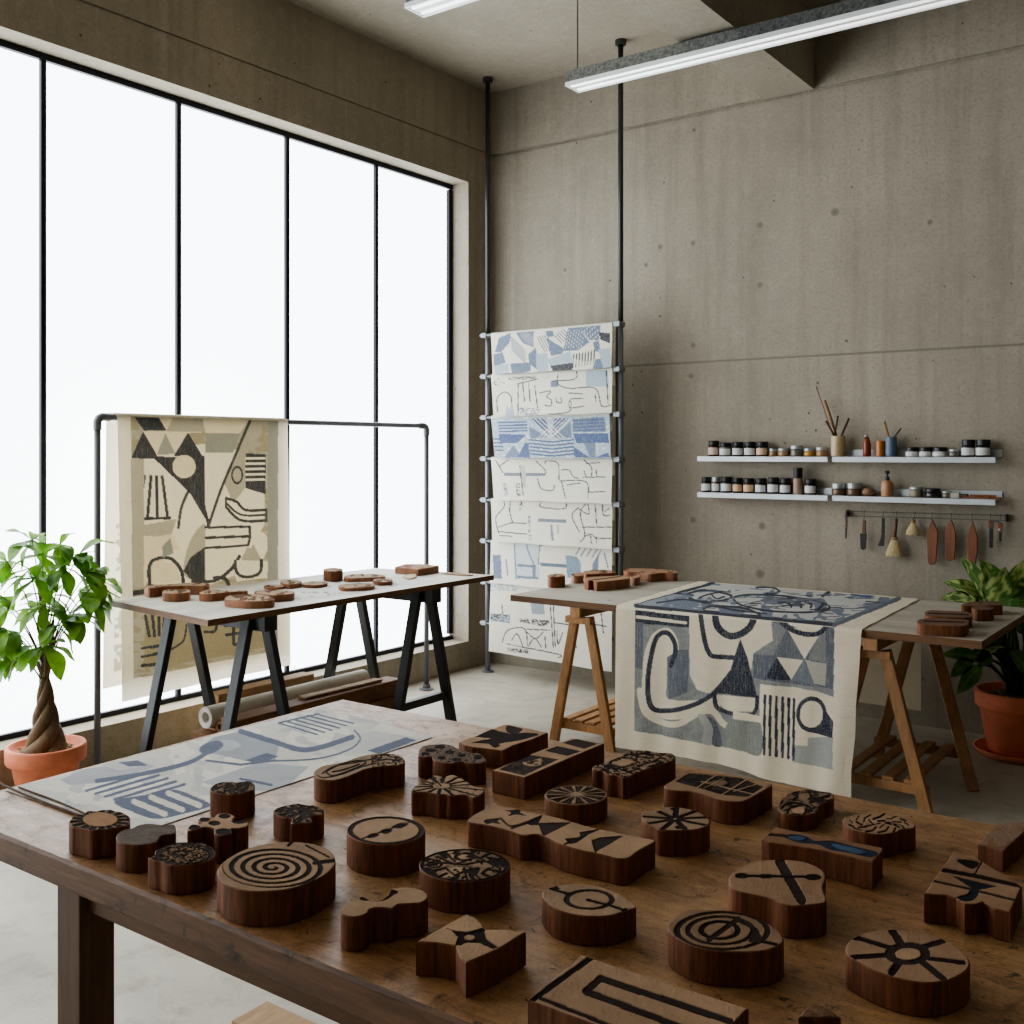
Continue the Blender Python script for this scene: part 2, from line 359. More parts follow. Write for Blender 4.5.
S[0] = [fill(grow(p), c) for p, c in [([(85, 195), (105, 125), (162, 103), (155, 150), (115, 195)], BL), ([(195, 95), (285, 88), (285, 168), (235, 150)], BL), ([(75, 215), (120, 205), (135, 255), (80, 272)], BL),
  ([(80, 275), (150, 265), (150, 315), (85, 320)], PALE), ([(168, 265), (265, 258), (268, 300), (180, 320)], BL), ([(262, 215), (300, 180), (308, 290), (268, 260)], BL), ([(365, 130), (445, 180), (440, 205), (385, 217)], BL),
  ([(370, 240), (480, 200), (492, 260), (385, 275)], PALE), ([(385, 275), (492, 260), (490, 297), (400, 303)], INK), ([(480, 75), (535, 68), (580, 145), (530, 182), (455, 187)], BL), ([(545, 65), (645, 58), (635, 132), (590, 130)], BL),
  ([(608, 292), (625, 240), (665, 235), (665, 292)], BL), ([(645, 95), (698, 100), (698, 150), (650, 130)], INK), ([(305, 215), (360, 212), (367, 305), (310, 307)], PALE), ([(355, 90), (390, 85), (395, 115), (365, 118)], BL), ([(610, 150), (640, 140), (648, 200), (620, 190)], BL), ([(640, 190), (700, 185), (702, 290), (668, 290)], PALE)]]
S[0] += hatch((165, 120), (75, 70), (2, 17), 5, 6, BL)+hatch((505, 215), (-5, 70), (16, -4), 8, 6, INK)+hatch((310, 120), (40, 80), (12, -4), 5, 5, BL)+hatch((400, 110), (40, 40), (12, -8), 5, 6, BL)+hatch((480, 80), (-20, 100), (14, 0), 7, 2, CREAM)+hatch((560, 65), (10, 70), (14, 0), 6, 2, CREAM)+hatch((215, 100), (50, 60), (12, 0), 5, 2, CREAM)
Qd[1] = [(55, 335), (700, 292), (712, 540), (75, 550)]
S[1] = [fill([(570, 300), (690, 296), (692, 385), (572, 385)], PALE), fill([(380, 357), (420, 355), (425, 385), (382, 388)], BL), spots(9, .55, BL, 4, True, [(210, 500), (322, 500), (322, 542), (215, 542)]), fill([(135, 545), (145, 485), (160, 510), (172, 455), (188, 545)], PALE)]+lines([[(95, 520), (92, 450), (130, 415), (165, 435), (170, 470)], [(205, 370), (205, 540)], [(230, 370), (240, 465)], [(262, 365), (270, 465)], [(295, 380), (310, 500)], [(205, 370), (310, 345)], [(420, 320), (420, 370), (480, 395), (620, 395), (655, 490), (705, 485)], [(390, 355), (510, 345), (520, 300)], [(320, 420), (380, 410), (360, 440), (385, 460), (380, 490), (350, 485)], [(410, 450), (415, 470), (440, 470), (435, 445)], [(480, 420), (550, 425)], [(560, 450), (490, 455), (485, 500), (560, 490)], [(370, 535), (480, 520), (490, 470)], [(620, 425), (625, 465)], [(680, 300), (690, 480)]], 4)+[spots(8, .62, INK, 9, True, [(75, 345), (130, 340), (130, 385), (75, 385)]), spots(6, .5, INK, 2, True, [(155, 338), (300, 328), (300, 345), (157, 352)])]
Qd[2] = [(60, 560), (670, 545), (702, 770), (95, 768)]
S[2] = [spots(16, .3, PALE, 5), fill([(100, 570), (248, 568), (248, 640), (110, 635)], (178, 192, 208)), fill([(100, 640), (250, 645), (200, 690), (110, 690)], BLD)]+hatch((100, 580), (148, -4), (2, 16), 4, 9, BLD)+[fill([(265, 560), (355, 556), (378, 655)], BLD), fill([(265, 600), (370, 660), (270, 665)], BL), fill([(400, 556), (480, 556), (385, 650)], BLD), fill([(490, 570), (495, 660), (390, 660)], BL)]+hatch((270, 556), (110, 105), (24, 0), 4, 4, CREAM)+hatch((490, 556), (-108, 105), (-22, 0), 4, 4, CREAM)
S[2] += hatch((265, 672), (115, 12), (2, 19), 5, 9, BLD)+hatch((385, 684), (118, -12), (1, 19), 5, 9, BLD)+[fill([(500, 560), (670, 548), (680, 630), (500, 630)], BL)]+hatch((500, 570), (170, -8), (2, 18), 4, 7, BLD)+[fill([(500, 640), (690, 635), (695, 690), (520, 690)], BLD), fill([(130, 768), (180, 700), (225, 768)], BL), fill([(240, 690), (262, 690), (270, 768), (200, 768)], BLD), fill([(560, 690), (620, 690), (625, 768), (590, 768)], BL), fill([(505, 710), (590, 768), (510, 768)], BLD), fill([(620, 768), (690, 740), (700, 768)], BLD)]+hatch((75, 668), (40, 2), (3, 20), 4, 9, BLD)
Qd[3] = [(65, 778), (700, 775), (708, 990), (105, 978)]
S[3] = [fill([(130, 850), (350, 852), (350, 868), (130, 866)], (120, 130, 138)), fill([(222, 812), (242, 812), (250, 930), (228, 925)], (196, 196, 186)), spots(8, .5, INK, 3, True, [(190, 905), (215, 905), (220, 975), (198, 975)]), spots(8, .5, BL, 6, True, [(125, 905), (145, 905), (148, 975), (130, 975)])]+lines([[(85, 785), (125, 850)], [(105, 815), (150, 782)], [(215, 812), (232, 970)], [(300, 785), (350, 835), (350, 860)], [(310, 880), (330, 935), (390, 945), (400, 920)], [(350, 800), (360, 785), (420, 800), (425, 885)], [(425, 895), (530, 890), (580, 910), (580, 985)], [(440, 835), (480, 835), (500, 870), (530, 880)], [(560, 780), (600, 820), (600, 870)], [(555, 875), (672, 872)], [(590, 955), (672, 950)], [(625, 835), (628, 870)], [(440, 900), (460, 985)], [(470, 915), (540, 905)], [(570, 800), (645, 795)], [(560, 840), (570, 870)]], 4)
Qd[4] = [(60, 40), (700, 65), (712, 285), (85, 268)]
S[4] = [spots(6, .5, INK, 8, True, [(210, 55), (228, 55), (230, 110), (212, 110)]), fill([(312, 152), (465, 158), (463, 176), (314, 172)], (120, 130, 140)), spots(10, .5, (130, 138, 145), 2, True, [(255, 138), (270, 138), (278, 268), (260, 266)]), fill([(378, 188), (390, 188), (398, 272), (384, 272)], (130, 138, 145)), fill([(412, 188), (425, 188), (425, 240), (415, 235)], (180, 182, 176))]+lines([[(125, 48), (130, 90), (85, 150), (100, 230)], [(165, 55), (160, 110), (175, 175)], [(100, 200), (170, 178), (250, 180)], [(100, 225), (250, 238)], [(330, 65), (330, 92), (455, 100), (460, 60)], [(530, 95), (495, 140), (535, 225)], [(575, 70), (540, 125), (565, 240), (540, 280)], [(530, 100), (585, 130), (580, 70)], [(550, 200), (705, 200)], [(565, 250), (600, 238), (630, 260), (705, 260)], [(620, 70), (628, 185)], [(660, 75), (665, 135), (700, 135)], [(670, 115), (695, 100)], [(595, 240), (600, 285)], [(625, 255), (628, 285)], [(105, 245), (170, 250)]], 4)
Qd[5] = [(60, 260), (700, 290), (705, 500), (80, 480)]
S[5] = [fill([(68, 350), (112, 350), (118, 478), (75, 478)], BL), fill([(185, 285), (320, 300), (318, 480), (195, 480)], (200, 208, 210)), fill([(322, 390), (470, 400), (470, 420), (324, 410)], (100, 118, 138)), fill([(460, 352), (520, 358), (542, 390), (542, 480), (470, 470)], (130, 150, 168)), fill([(600, 470), (605, 400), (660, 305), (640, 360), (635, 470)], BL), fill([(200, 398), (300, 405), (300, 418), (202, 412)], BL), fill([(200, 460), (312, 470), (312, 482), (202, 474)], BL), fill([(280, 410), (300, 410), (300, 470), (284, 470)], BL)]+hatch((545, 300), (-30, 50), (30, 4), 4, 7, BL)+lines([[(185, 285), (195, 480)], [(320, 300), (315, 400)], [(140, 375), (150, 460)], [(325, 300), (380, 285), (440, 300)], [(670, 340), (690, 420)], [(250, 290), (260, 330), (290, 400)]], 5, BL)
Qd[6] = [(50, 488), (700, 500), (695, 950), (50, 860)]
S[6] = [spots(10, .45, PALE, 7, True, [(55, 495), (200, 495), (200, 545), (55, 545)]), fill([(55, 665), (160, 672), (160, 718), (58, 705)], (170, 180, 186)), spots(8, .5, INK, 5, True, [(55, 665), (160, 672), (160, 718), (58, 705)]), fill([(272, 600), (345, 605), (348, 670), (280, 668)], (150, 160, 170)), spots(7, .4, INK, 3, True, [(213, 692), (375, 702), (375, 715), (340, 735), (215, 710)]), spots(6, .45, INK, 1, True, [(150, 850), (260, 860), (260, 880), (150, 870)])]+lines([[(118, 618), (122, 665)], [(120, 820), (150, 755), (240, 748), (255, 840)], [(170, 810), (200, 775), (230, 840)], [(250, 750), (375, 755)], [(250, 765), (300, 800), (340, 765)], [(260, 840), (295, 800), (330, 845)], [(145, 830), (420, 885), (418, 905)], [(378, 610), (395, 850)], [(395, 620), (405, 840)], [(395, 715), (480, 725)], [(415, 760), (420, 830), (445, 770)], [(600, 720), (680, 735)], [(650, 640), (665, 770)], [(500, 760), (520, 850)], [(350, 790), (355, 850)], [(620, 800), (640, 900)]], 4)
SHEET_LABEL = ['topmost hanging sample cloth with blue-grey leaf patches and hatching', 'second hanging sample cloth from the top, grey line drawing with one pale blue square', 'third hanging sample cloth from the top, bright blue butterfly-like stripes',
  'fourth hanging sample cloth from the top, sparse grey outlines and one long grey bar', 'fifth hanging sample cloth from the top, thin curved grey outlines on cream', 'sixth hanging sample cloth from the top, blue-grey ladder and curved bars', 'lowest and longest hanging sample cloth with a grey sketch of shapes near its hem']
for k in range(7):
    zt = ROD_Z[k]; drop = .272 if k < 6 else .455
    a, b = P1+OFF, P2+OFF; ux = (b-a).normalized(); L = (b-a).length
    u0, u1 = .064, .972-(.02 if k == 2 else 0)
    r = .013; nu, nf, na, nb = 170, 76 if k < 6 else 120, 6, 8
    prof = [(-.0 - r*math.cos(t), zt+r*math.sin(t)) for t in np.linspace(PI, 0, na)]   # over the rod, back to front
    prof = [(r+.003, zt-.10+.10*i/nb) for i in range(nb)]+[(r*math.cos(t), zt+r*math.sin(t)) for t in np.linspace(0, PI, na)]
    nback = len(prof)
    prof += [(-r-.012*math.sin(i/nf*PI*.5)-(.018*(i/nf)**2 if k < 6 else .01*(i/nf)), zt-drop*i/nf) for i in range(1, nf+1)]
    nv = len(prof); U, V = np.meshgrid(np.linspace(0, 1, nu), np.arange(nv)); U = U.ravel(); V = V.ravel()
    off = np.array([p[0] for p in prof])[V]; zz = np.array([p[1] for p in prof])[V]; fr_ = np.clip((V-nback+1)/nf, 0, 1)
    lft = u0+fr_*(.045 if k not in (5, 6) else .012)*np.array([.9, 1.1, 1.2, 1.1, .9, 1, .2][k]); rgt = u1+fr_*(.012 if k != 2 else .03)
    if k == 6: zz = zz+fr_*(-.015*U)
    uu = (lft+(rgt-lft)*U)*L
    off = off-fr_*.006*(1+np.sin(U*9+k*2.1))*.8
    X = a.x+ux.x*uu; Y = a.y+ux.y*uu+off
    Z = zz+.002*np.sin(U*14+k)*fr_
    Cc, _ = paint((uvz(np.c_[X, Y, Z])-np.array([480, 315 if k < 4 else 490]))/.18564, CREAM, S[k]); Cc[fr_ <= 0] = s2l(CREAM)
    o = mesh('sample_cloth', np.c_[X, Y, Z], grid_faces(nu, nv), M_CLOTH, loc=(float(X.mean()), 5.66, zt), smooth=True, col=Cc)
    tag(o, SHEET_LABEL[k], 'cloth', 'sample cloths hanging on the corner rack')
# ------------------------------------------------------------------ workbench in the foreground
M_BENCH = wood('worn_bench_top', (150, 98, 52), .62, (1, 7, 7), .42, 5, rand=False, stain=(9, (52, 36, 24), .62))
def bench_top_mat():
    t = NT('worn_oily_bench_top'); v = t.coord(scale=(1.6, 10, 10)); w = t.coord()
    g = t.noise(v, 6, 8, .75, .5); b = t.noise(w, 2.6, 7, .7, .4); sp = t.noise(w, 46, 5, .75, 1.2); sp2 = t.noise(w, 13, 8, .8, .8); gr = t.noise(w, 160, 3, .7)
    base = t.mix(s2l((112, 76, 46)), s2l((184, 136, 88)), t.ramp(g, [(.32, 0), (.66, 1)]))
    base = t.mix(base, s2l((214, 176, 130)), t.ramp(b, [(.42, 0), (.7, .6)]))
    base = t.mix(base, s2l((86, 56, 32)), t.ramp(sp2, [(.52, 0), (.68, .8)]))
    base = t.mix(base, s2l((70, 46, 28)), t.ramp(gr, [(.55, 0), (.7, .5)]))
    base = t.mix(base, s2l((34, 29, 28)), t.ramp(sp, [(.6, 0), (.66, .9)]))
    ink = t.noise(t.coord(scale=(1.3, 1, 1)), 6.3, 3, .5); base = t.mix(base, s2l((44, 50, 64)), t.ramp(ink, [(.72, 0), (.735, .8)]))
    t.set(Base_Color=base, Roughness=t.ramp(sp2, [(.35, .36), (.7, .62)])); t.bump(t.mix(g, sp, .5), .35, .004); return t.m
M_BTOP = bench_top_mat()
M_BEDGE = wood('bench_edge_wood', (134, 98, 68), .5, (1, 9, 12), .6, 9, rand=False, stain=(16, (44, 32, 24), .58))
M_BLEG = wood('bench_leg_wood', (112, 78, 50), .5, (8, 8, 1), .55, 6, rand=False)
M_BAPR = wood('bench_apron_wood', (118, 82, 50), .5, (1, 8, 8), .55, 6, rand=False)
BX0, BX1, BY0, BY1 = -2.079, 1.0, .985, 2.077
bench = empty('workbench', ((BX0+BX1)/2, (BY0+BY1)/2, 0), 'big scarred wooden workbench in front, covered with carved printing blocks', 'workbench')
# worn slab: front and end edges slightly chipped
def slab():
    xs = np.linspace(BX0, BX1, 240); r = np.random.default_rng(3)
    mb = MB(); th = .052; n = len(xs)
    chip = lambda: np.abs(np.convolve(r.normal(0, 1, n+8), np.ones(5)/5, 'valid')[:n])*.0018
    yf, zf, yb = BY0+chip(), T_NEAR-.004-chip(), BY1-chip()
    rows = [np.c_[xs, np.full(n, BY0)+.004, np.full(n, T_NEAR-th)], np.c_[xs, np.full(n, BY0), np.full(n, T_NEAR-th+.006)], np.c_[xs, np.full(n, BY0), zf-.002], np.c_[xs, yf+.0025, np.full(n, T_NEAR)],
            np.c_[xs, yb-.005, np.full(n, T_NEAR)], np.c_[xs, np.full(n, BY1), np.full(n, T_NEAR-.006)], np.c_[xs, np.full(n, BY1), np.full(n, T_NEAR-th)]]
    v = np.vstack(rows); k = len(rows)
    f = [(a*n+i, a*n+i+1, ((a+1) % k)*n+i+1, ((a+1) % k)*n+i) for a in range(k) for i in range(n-1)]
    f += [tuple(a*n for a in range(k)), tuple(a*n+n-1 for a in range(k))[::-1]]
    return mb.raw(v, f)
tt = slab().out('tabletop', [M_BTOP, M_BEDGE], bench)
for p_ in tt.data.polygons:
    if abs(p_.normal.z) < .8: p_.material_index = 1
LX0, LY0 = -1.745, 1.035
for x in (LX0, BX1-.18):
    for y in (LY0, BY1-.13): MB().box((x, y, 0), (x+.07, y+.068, T_NEAR-.053), .003).out('leg', M_BLEG, bench)
for y in (LY0+.016, BY1-.115): MB().box((LX0+.0705, y, T_NEAR-.12), (BX1-.181, y+.035, T_NEAR-.0525), .003).out('apron', M_BAPR, bench)
for x in (LX0+.018, BX1-.16): MB().box((x, LY0+.0685, T_NEAR-.12), (x+.035, BY1-.1305, T_NEAR-.0525), .003).out('apron', M_BAPR, bench)
# printed paper on the far left of the bench
NQ = [(18, 221), (750, 42), (1010, 109), (306, 338)]
def NP(p, z): return PZ(p[0]*.4297, 690+p[1]*.4297, z)
WASH, NAVY, WB = (190, 192, 195), (112, 120, 140), (210, 209, 206)
nops = [spots(70, .56, (222, 219, 211), 3, False), spots(40, .68, (208, 207, 204), 8, False), fill([(470, 130), (500, 110), (570, 95), (650, 128), (640, 165), (585, 170), (510, 152), (465, 140)], (172, 176, 184)), fill([(140, 210), (200, 185), (330, 168), (362, 180), (250, 216), (160, 222)], WASH), fill([(470, 215), (600, 170), (720, 178), (660, 232), (540, 240)], WASH),
        fill([(820, 110), (870, 95), (992, 115), (880, 150), (780, 145)], WB), fill([(140, 150), (220, 140), (330, 180), (280, 190)], WB), blob([(500, 120), (540, 118), (560, 130), (530, 142), (495, 138)], (196, 198, 200)),
        curve([(560, 97), (640, 122), (715, 140), (820, 110)], 12, NAVY), curve([(825, 95), (838, 115), (812, 140), (740, 160), (640, 166)], 4, NAVY), curve([(490, 140), (440, 170), (330, 197), (225, 213)], 10, NAVY), blob([(470, 130), (505, 118), (520, 130), (490, 150), (465, 145)], NAVY),
        line([(480, 165), (560, 175), (640, 165)], 5, NAVY), fill([(570, 165), (620, 148), (650, 156), (600, 172)], NAVY), fill([(855, 142), (945, 110), (970, 118), (882, 150)], NAVY), line([(560, 208), (632, 222)], 6, NAVY), fill([(275, 170), (320, 165), (345, 178), (300, 180)], NAVY)]
nops += [line([(648+i*17, 78-i*4.5), (738+i*17, 104-i*5)], 3.8, NAVY) for i in range(6)]+[line([(650, 77), (742, 56)], 4, NAVY)]
nops += [line([(200+i*34, 238-i*10), (282+i*34, 262-i*10)], 0.1, NAVY) for i in range(5)]+[line([(200+i*22, 236+i*7), (350+i*20, 192+i*7)], 6, NAVY) for i in range(5)]
nops += [blob([(265, 262), (340, 245), (405, 233), (455, 250), (490, 270), (430, 288), (370, 300), (330, 292)], NAVY)]+[line([(a, b), (a+72, b+28)], 13, CREAM) for a, b in ((312, 261), (352, 251), (392, 241))]
nu, nv = 360, 210
U, V = np.meshgrid(np.linspace(0, 1, nu), np.linspace(0, 1, nv)); U, V = U.ravel(), V.ravel()
q3 = np.array([NP(p, T_NEAR+.0012)[:] for p in NQ])
q3[0] = [BX0+.012, BY0+.13, T_NEAR]; q3[1][0] = BX0+.02
# survey the drawing on the paper's own flat surface
w3 = (q3[0]*(1-U)[:, None]+q3[1]*U[:, None])*(1-V)[:, None]+(q3[3]*(1-U)[:, None]+q3[2]*U[:, None])*V[:, None]
pc = (uvz(w3)-np.array([0, 690]))/.4297
Cc, _ = paint(pc, (238, 234, 223), nops)
w3[:, 2] = T_NEAR+.0012+.0006*(1+np.sin(w3[:, 0]*23)*np.sin(w3[:, 1]*17))
M_PAPER = fabric('printed_paper', transl=.0, wear=.25)
o = mesh('printed_cloth', w3, grid_faces(nu, nv), M_PAPER, loc=tuple(w3.mean(0)), smooth=True, col=Cc)
tag(o, 'flat cream cloth with blue printed stripes lying on the left end of the big workbench', 'cloth')
M_STRING = flat('brown_string', (96, 70, 50), .8)
s0, s1 = Vector((BX0+.05, BY0+.03, T_NEAR+.0026)), None

# ------------------------------------------------------------------ trestle tables
M_BOARD = wood('greyed_board_top', (188, 180, 165), .8, (1, 6, 6), .6, 5, rand=False, stain=(14, (120, 108, 92), .62))
M_BOARD2 = wood('pale_board_top', (216, 210, 198), .85, (6, 1, 6), .6, 5, rand=False, stain=(14, (150, 135, 115), .64))
M_EDGE = wood('board_edge', (120, 84, 52), .6, (2, 2, 20), .6, 9, rand=False)
M_BLACK = wood('black_stained_trestle', (42, 43, 44), .55, (6, 6, 1.5), .5, 9)
M_PINE = wood('pine_trestle', (194, 144, 94), .62, (6, 6, 1.5), .5, 7)
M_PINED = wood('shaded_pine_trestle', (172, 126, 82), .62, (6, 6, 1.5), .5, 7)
def board(name, q, z, th, mats, label):
    n = 4; mb = MB().prism(q, z-th, z)
    c = [sum(p[i] for p in q)/4 for i in (0, 1)]
    me = mesh(name, mb.v, mb.f, mats, loc=(c[0], c[1], z-th))
    for i, p in enumerate(me.data.polygons): p.material_index = 0 if i < 2 else 1
    return tag(me, label, 'table top')
LT = [PZ(*p, T_LEFT) for p in [(108, 600), (208, 620), (494, 575), (375, 568)]]
board('trestle_tabletop', LT, T_LEFT, .026, [M_BOARD2, M_EDGE], 'long pale board on black trestles beside the window')
RT = [(-3.262, 4.475), (-.95, 4.475), (-.95, 5.56), (-3.28, 5.56)]
board('trestle_tabletop', RT, T_RIGHT, .032, [M_BOARD, M_EDGE], 'grey board on pine trestles carrying the navy printed cloth')
def ext(a, b, z):   # point on the line a-b at height z
    t = (z-a.z)/(b.z-a.z); return a+(b-a)*t
def black_trestle(xb, xf, legs, label):
    """legs: (rear pair, front pair), each ((top px, foot px), (top px, foot px)) read off at the pair's own x"""
    zt = T_LEFT-.0275; y = 0; pr = []
    for x, pair in zip((xb, xf), legs):
        pr.append([(ext(PXp(*t, x), PXp(*b, x), zt-.03), ext(PXp(*t, x), PXp(*b, x), 0.0)) for t, b in pair])
    ym = [sum(l[0].y for l in p)/2 for p in pr]; fy = [[l[1].y for l in p] for p in pr]
    c = sum(ym)/2; sp = sum(abs(f[1]-f[0]) for f in fy)/4
    t = empty('sawhorse', ((xb+xf)/2, c, 0), label, 'trestle', 'black trestles')
    MB().box((xb-.06, c-.035, zt-.075), (xf+.09, c+.035, zt), .003).out('top_beam', M_BLACK, t)
    for i, x in enumerate((xb, xf)):
        bz = .10 if i == 0 else .21
        for s in (-1, 1):
            MB().bar((x+.003*s, c+s*.044, zt-.02), (x+.003*s, c+s*max(sp, .2), .0), .055, .032, (1, 0, 0)).out('leg', M_BLACK, t)
        MB().box((x-.017, c-sp*(.98-bz), bz), (x+.017, c+sp*(.98-bz), bz+.04), .002).out('cross_brace', M_BLACK, t)
    MB().box((xb+.02, c-.02, .10), (xf-.02, c+.02, .14), .002).out('stretcher', M_BLACK, t)
    return t
black_trestle(-4.08, -3.56, [[((178, 625), (153, 747)), ((190, 625), (209, 700))], [((250, 632), (229, 727)), ((260, 632), (279, 714))]], 'black trestle under the window-board end nearest the workbench')
black_trestle(-4.04, -3.53, [[((348, 608), (332, 673)), ((358, 608), (373, 675))], [((416, 604), (400, 708)), ((428, 604), (447, 718))]], 'black trestle under the far end of the window board, towards the corner rack')
def pine_trestle(xc, sp, yf, yb, mat, label, foot=None):
    zt = T_RIGHT-.0335
    t = empty('sawhorse', (xc, (yf+yb)/2, 0), label, 'trestle', 'pine trestles')
    MB().box((xc-.03, yf-.07, zt-.05), (xc+.03, yb+.06, zt), .003).out('top_beam', mat, t)
    for y in (yf-.03, yb+.03):
        MB().box((xc-.075, y-.016, zt-.085), (xc+.075, y+.016, zt-.051), .003).out('head_block', mat, t)
    for y in (yf, yb):
        for s in (-1, 1):
            fx, fy = xc+s*sp, y
            if foot and y == yb and s == 1: fx, fy = foot
            MB().bar((xc+s*.04, y, zt-.052), (fx, fy, 0), .05, .03, (1, 0, 0)).out('leg', mat, t)
    z = .09; w = sp*(1-z/zt)+.055
    for y in (yf+.034, yb-.034): MB().box((xc-w+.03, y-.015, z-.02), (xc+w-.03, y+.015, z+.02), .002).out('cross_bar', mat, t)
    for k in range(4):
        x = xc-w+.06+(2*w-.12)*(k+.5)/4
        MB().box((x-.024, yf+.02, z+.021), (x+.024, yb-.02, z+.036), .002).out('shelf_slat', mat, t)
    return t
pine_trestle(-2.868, .172, 4.555, 5.2, M_PINE, 'light pine trestle under the left end of the right-hand table')
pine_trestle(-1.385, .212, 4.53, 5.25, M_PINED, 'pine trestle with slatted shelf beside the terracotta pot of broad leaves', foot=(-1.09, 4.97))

# ------------------------------------------------------------------ navy printed cloth over the right table
HC = (240, 228, 204); NV = (50, 56, 74); GB = (140, 142, 143); MID = (106, 112, 124); LG = (172, 173, 170)
hq = [(72, 120), (790, 195), (765, 705), (78, 545)]
hops = [fill([(133, 130), (715, 188), (715, 610), (135, 497)], GB), spots(26, .52, (150, 152, 150), 3, True, [(133, 130), (715, 188), (715, 610), (135, 497)]),
 fill([(133, 120), (318, 140), (318, 200), (133, 184)], NV), line([(138, 143), (316, 163)], 8, HC), line([(138, 166), (280, 184)], 9, HC), fill([(133, 180), (157, 183), (157, 318), (133, 314)], MID),
 blob([(157, 330), (162, 270), (185, 215), (228, 198), (256, 230), (258, 268), (228, 292), (226, 360), (232, 405), (330, 408), (385, 400), (372, 440), (330, 450), (255, 466), (190, 456), (158, 415)], HC),
 fill([(226, 285), (262, 262), (290, 262), (290, 385), (232, 408)], MID), fill([(290, 145), (330, 148), (545, 170), (535, 235), (480, 272), (470, 345), (360, 392), (315, 378), (294, 335)], HC),
 curve([(238, 308), (252, 255), (228, 214), (196, 226), (179, 290), (172, 370), (185, 432), (230, 440), (300, 425), (360, 392), (412, 330)], 14, NV),
 curve([(322, 150), (335, 230), (352, 275), (378, 283), (430, 286)], 14, NV), fill([(370, 150), (482, 158), (470, 195), (430, 215), (395, 210)], HC), curve([(366, 150), (372, 192), (400, 219), (432, 220), (468, 196), (484, 156)], 20, NV),
 fill([(440, 230), (462, 285), (492, 402), (362, 388), (408, 330)], NV), fill([(368, 394), (488, 402), (484, 442), (400, 442), (376, 420)], HC), curve([(366, 390), (370, 428), (400, 445), (468, 453), (490, 432), (491, 400)], 12, NV),
 fill([(530, 170), (715, 190), (715, 380), (480, 345), (478, 275), (540, 278)], MID), fill([(540, 278), (530, 180), (580, 200), (545, 262)], GB), fill([(540, 280), (573, 205), (626, 292)], (112, 118, 128)), fill([(576, 200), (690, 195), (660, 238), (628, 290)], HC),
 fill([(515, 347), (548, 285), (590, 352)], NV), fill([(549, 284), (625, 292), (590, 350)], HC), fill([(590, 352), (628, 296), (656, 364)], (120, 128, 138)), fill([(630, 292), (694, 303), (690, 367), (657, 362)], (186, 182, 170)), fill([(660, 238), (690, 200), (690, 300), (640, 290)], GB),
 fill([(555, 165), (700, 180), (680, 208), (630, 208), (585, 190)], HC), curve([(550, 164), (575, 195), (620, 215), (668, 215), (698, 186)], 14, NV),
 fill([(500, 362), (600, 372), (715, 392), (715, 602), (500, 572)], HC), fill([(640, 518), (715, 515), (715, 610), (600, 590), (602, 540), (640, 542)], LG), fill([(655, 365), (715, 378), (715, 400), (670, 385)], GB),
 curve([(150, 380), (165, 440), (205, 472), (262, 478), (322, 446), (360, 442), (388, 478), (416, 490)], 18, HC), blob([(318, 452), (345, 455), (362, 490), (358, 538), (332, 532), (336, 490)], (178, 178, 174)), blob([(345, 455), (372, 480), (386, 542), (360, 540), (360, 490)], (100, 106, 116)),
 blob([(390, 540), (395, 492), (420, 466), (470, 470), (505, 476), (506, 566), (440, 555)], (142, 146, 140)), fill([(420, 440), (505, 455), (505, 474), (420, 464)], HC)]
hops += [line([(x, 394+(x-515)*.16), (x, 564+(x-515)*.2)], 8, NV) for x in (516, 532, 549, 566, 583, 598)]
hops += [fill([(680, 425), (715, 470), (715, 518), (650, 503), (640, 490)], NV), disc(650, 450, 38, 46, HC), ring(650, 450, 45, 52, .25, NV)]
r2 = random.Random(5)
tq = [(15, 85), (800, 165), (990, 80), (290, 18)]
tops = [fill([(85, 97), (715, 158), (925, 76), (335, 26)], (206, 205, 200)), line([(82, 98), (722, 160)], 12, NV), line([(85, 97), (332, 26)], 9, NV), line([(718, 160), (925, 76)], 14, MID), fill([(85, 95), (260, 112), (300, 85), (210, 60)], (152, 158, 168))]
tops += [spots(34, .56, (124, 133, 150), 11, True, [(90, 96), (715, 156), (920, 76), (335, 28)]), curve([(250, 60), (300, 50), (385, 65), (370, 80), (300, 88), (255, 75)], 7, NV), curve([(285, 75), (320, 62), (340, 76), (365, 70)], 5, NV), curve([(400, 70), (520, 65), (680, 90), (690, 115), (560, 120), (430, 100)], 6, NV, closed=True),
 curve([(470, 40), (520, 40), (540, 55), (500, 60)], 6, NV), line([(680, 68), (702, 55)], 9, NV), line([(540, 90), (650, 80)], 7, NV), fill([(770, 60), (850, 68), (830, 74), (770, 66)], (60, 90, 150)), curve([(430, 95), (520, 78), (600, 84)], 4, MID), curve([(150, 90), (250, 80), (380, 110), (500, 125)], 5, NV), curve([(300, 110), (330, 100), (430, 108), (480, 128)], 7, NV)]
tops += [curve([(560, 88), (575, 94), (580, 102)], 8, NV), curve([(592, 88), (610, 94), (612, 103)], 9, NV), curve([(625, 88), (645, 94), (642, 104)], 8, NV), line([(665, 112), (685, 92)], 9, NV)]
for _ in range(60):
    u, v = r2.random(), r2.random(); p = bil(tq, np.array([.1+.8*u]), np.array([.08+.84*v]))[0]; a = r2.uniform(-.3, .3); l = r2.uniform(12, 45)
    tops.append(line([(p[0]-l*math.cos(a), p[1]-l*.4*math.sin(a)), (p[0]+l*math.cos(a), p[1]+l*.4*math.sin(a))], r2.uniform(2, 4), r2.choice([NV, MID, (124, 133, 150)])))
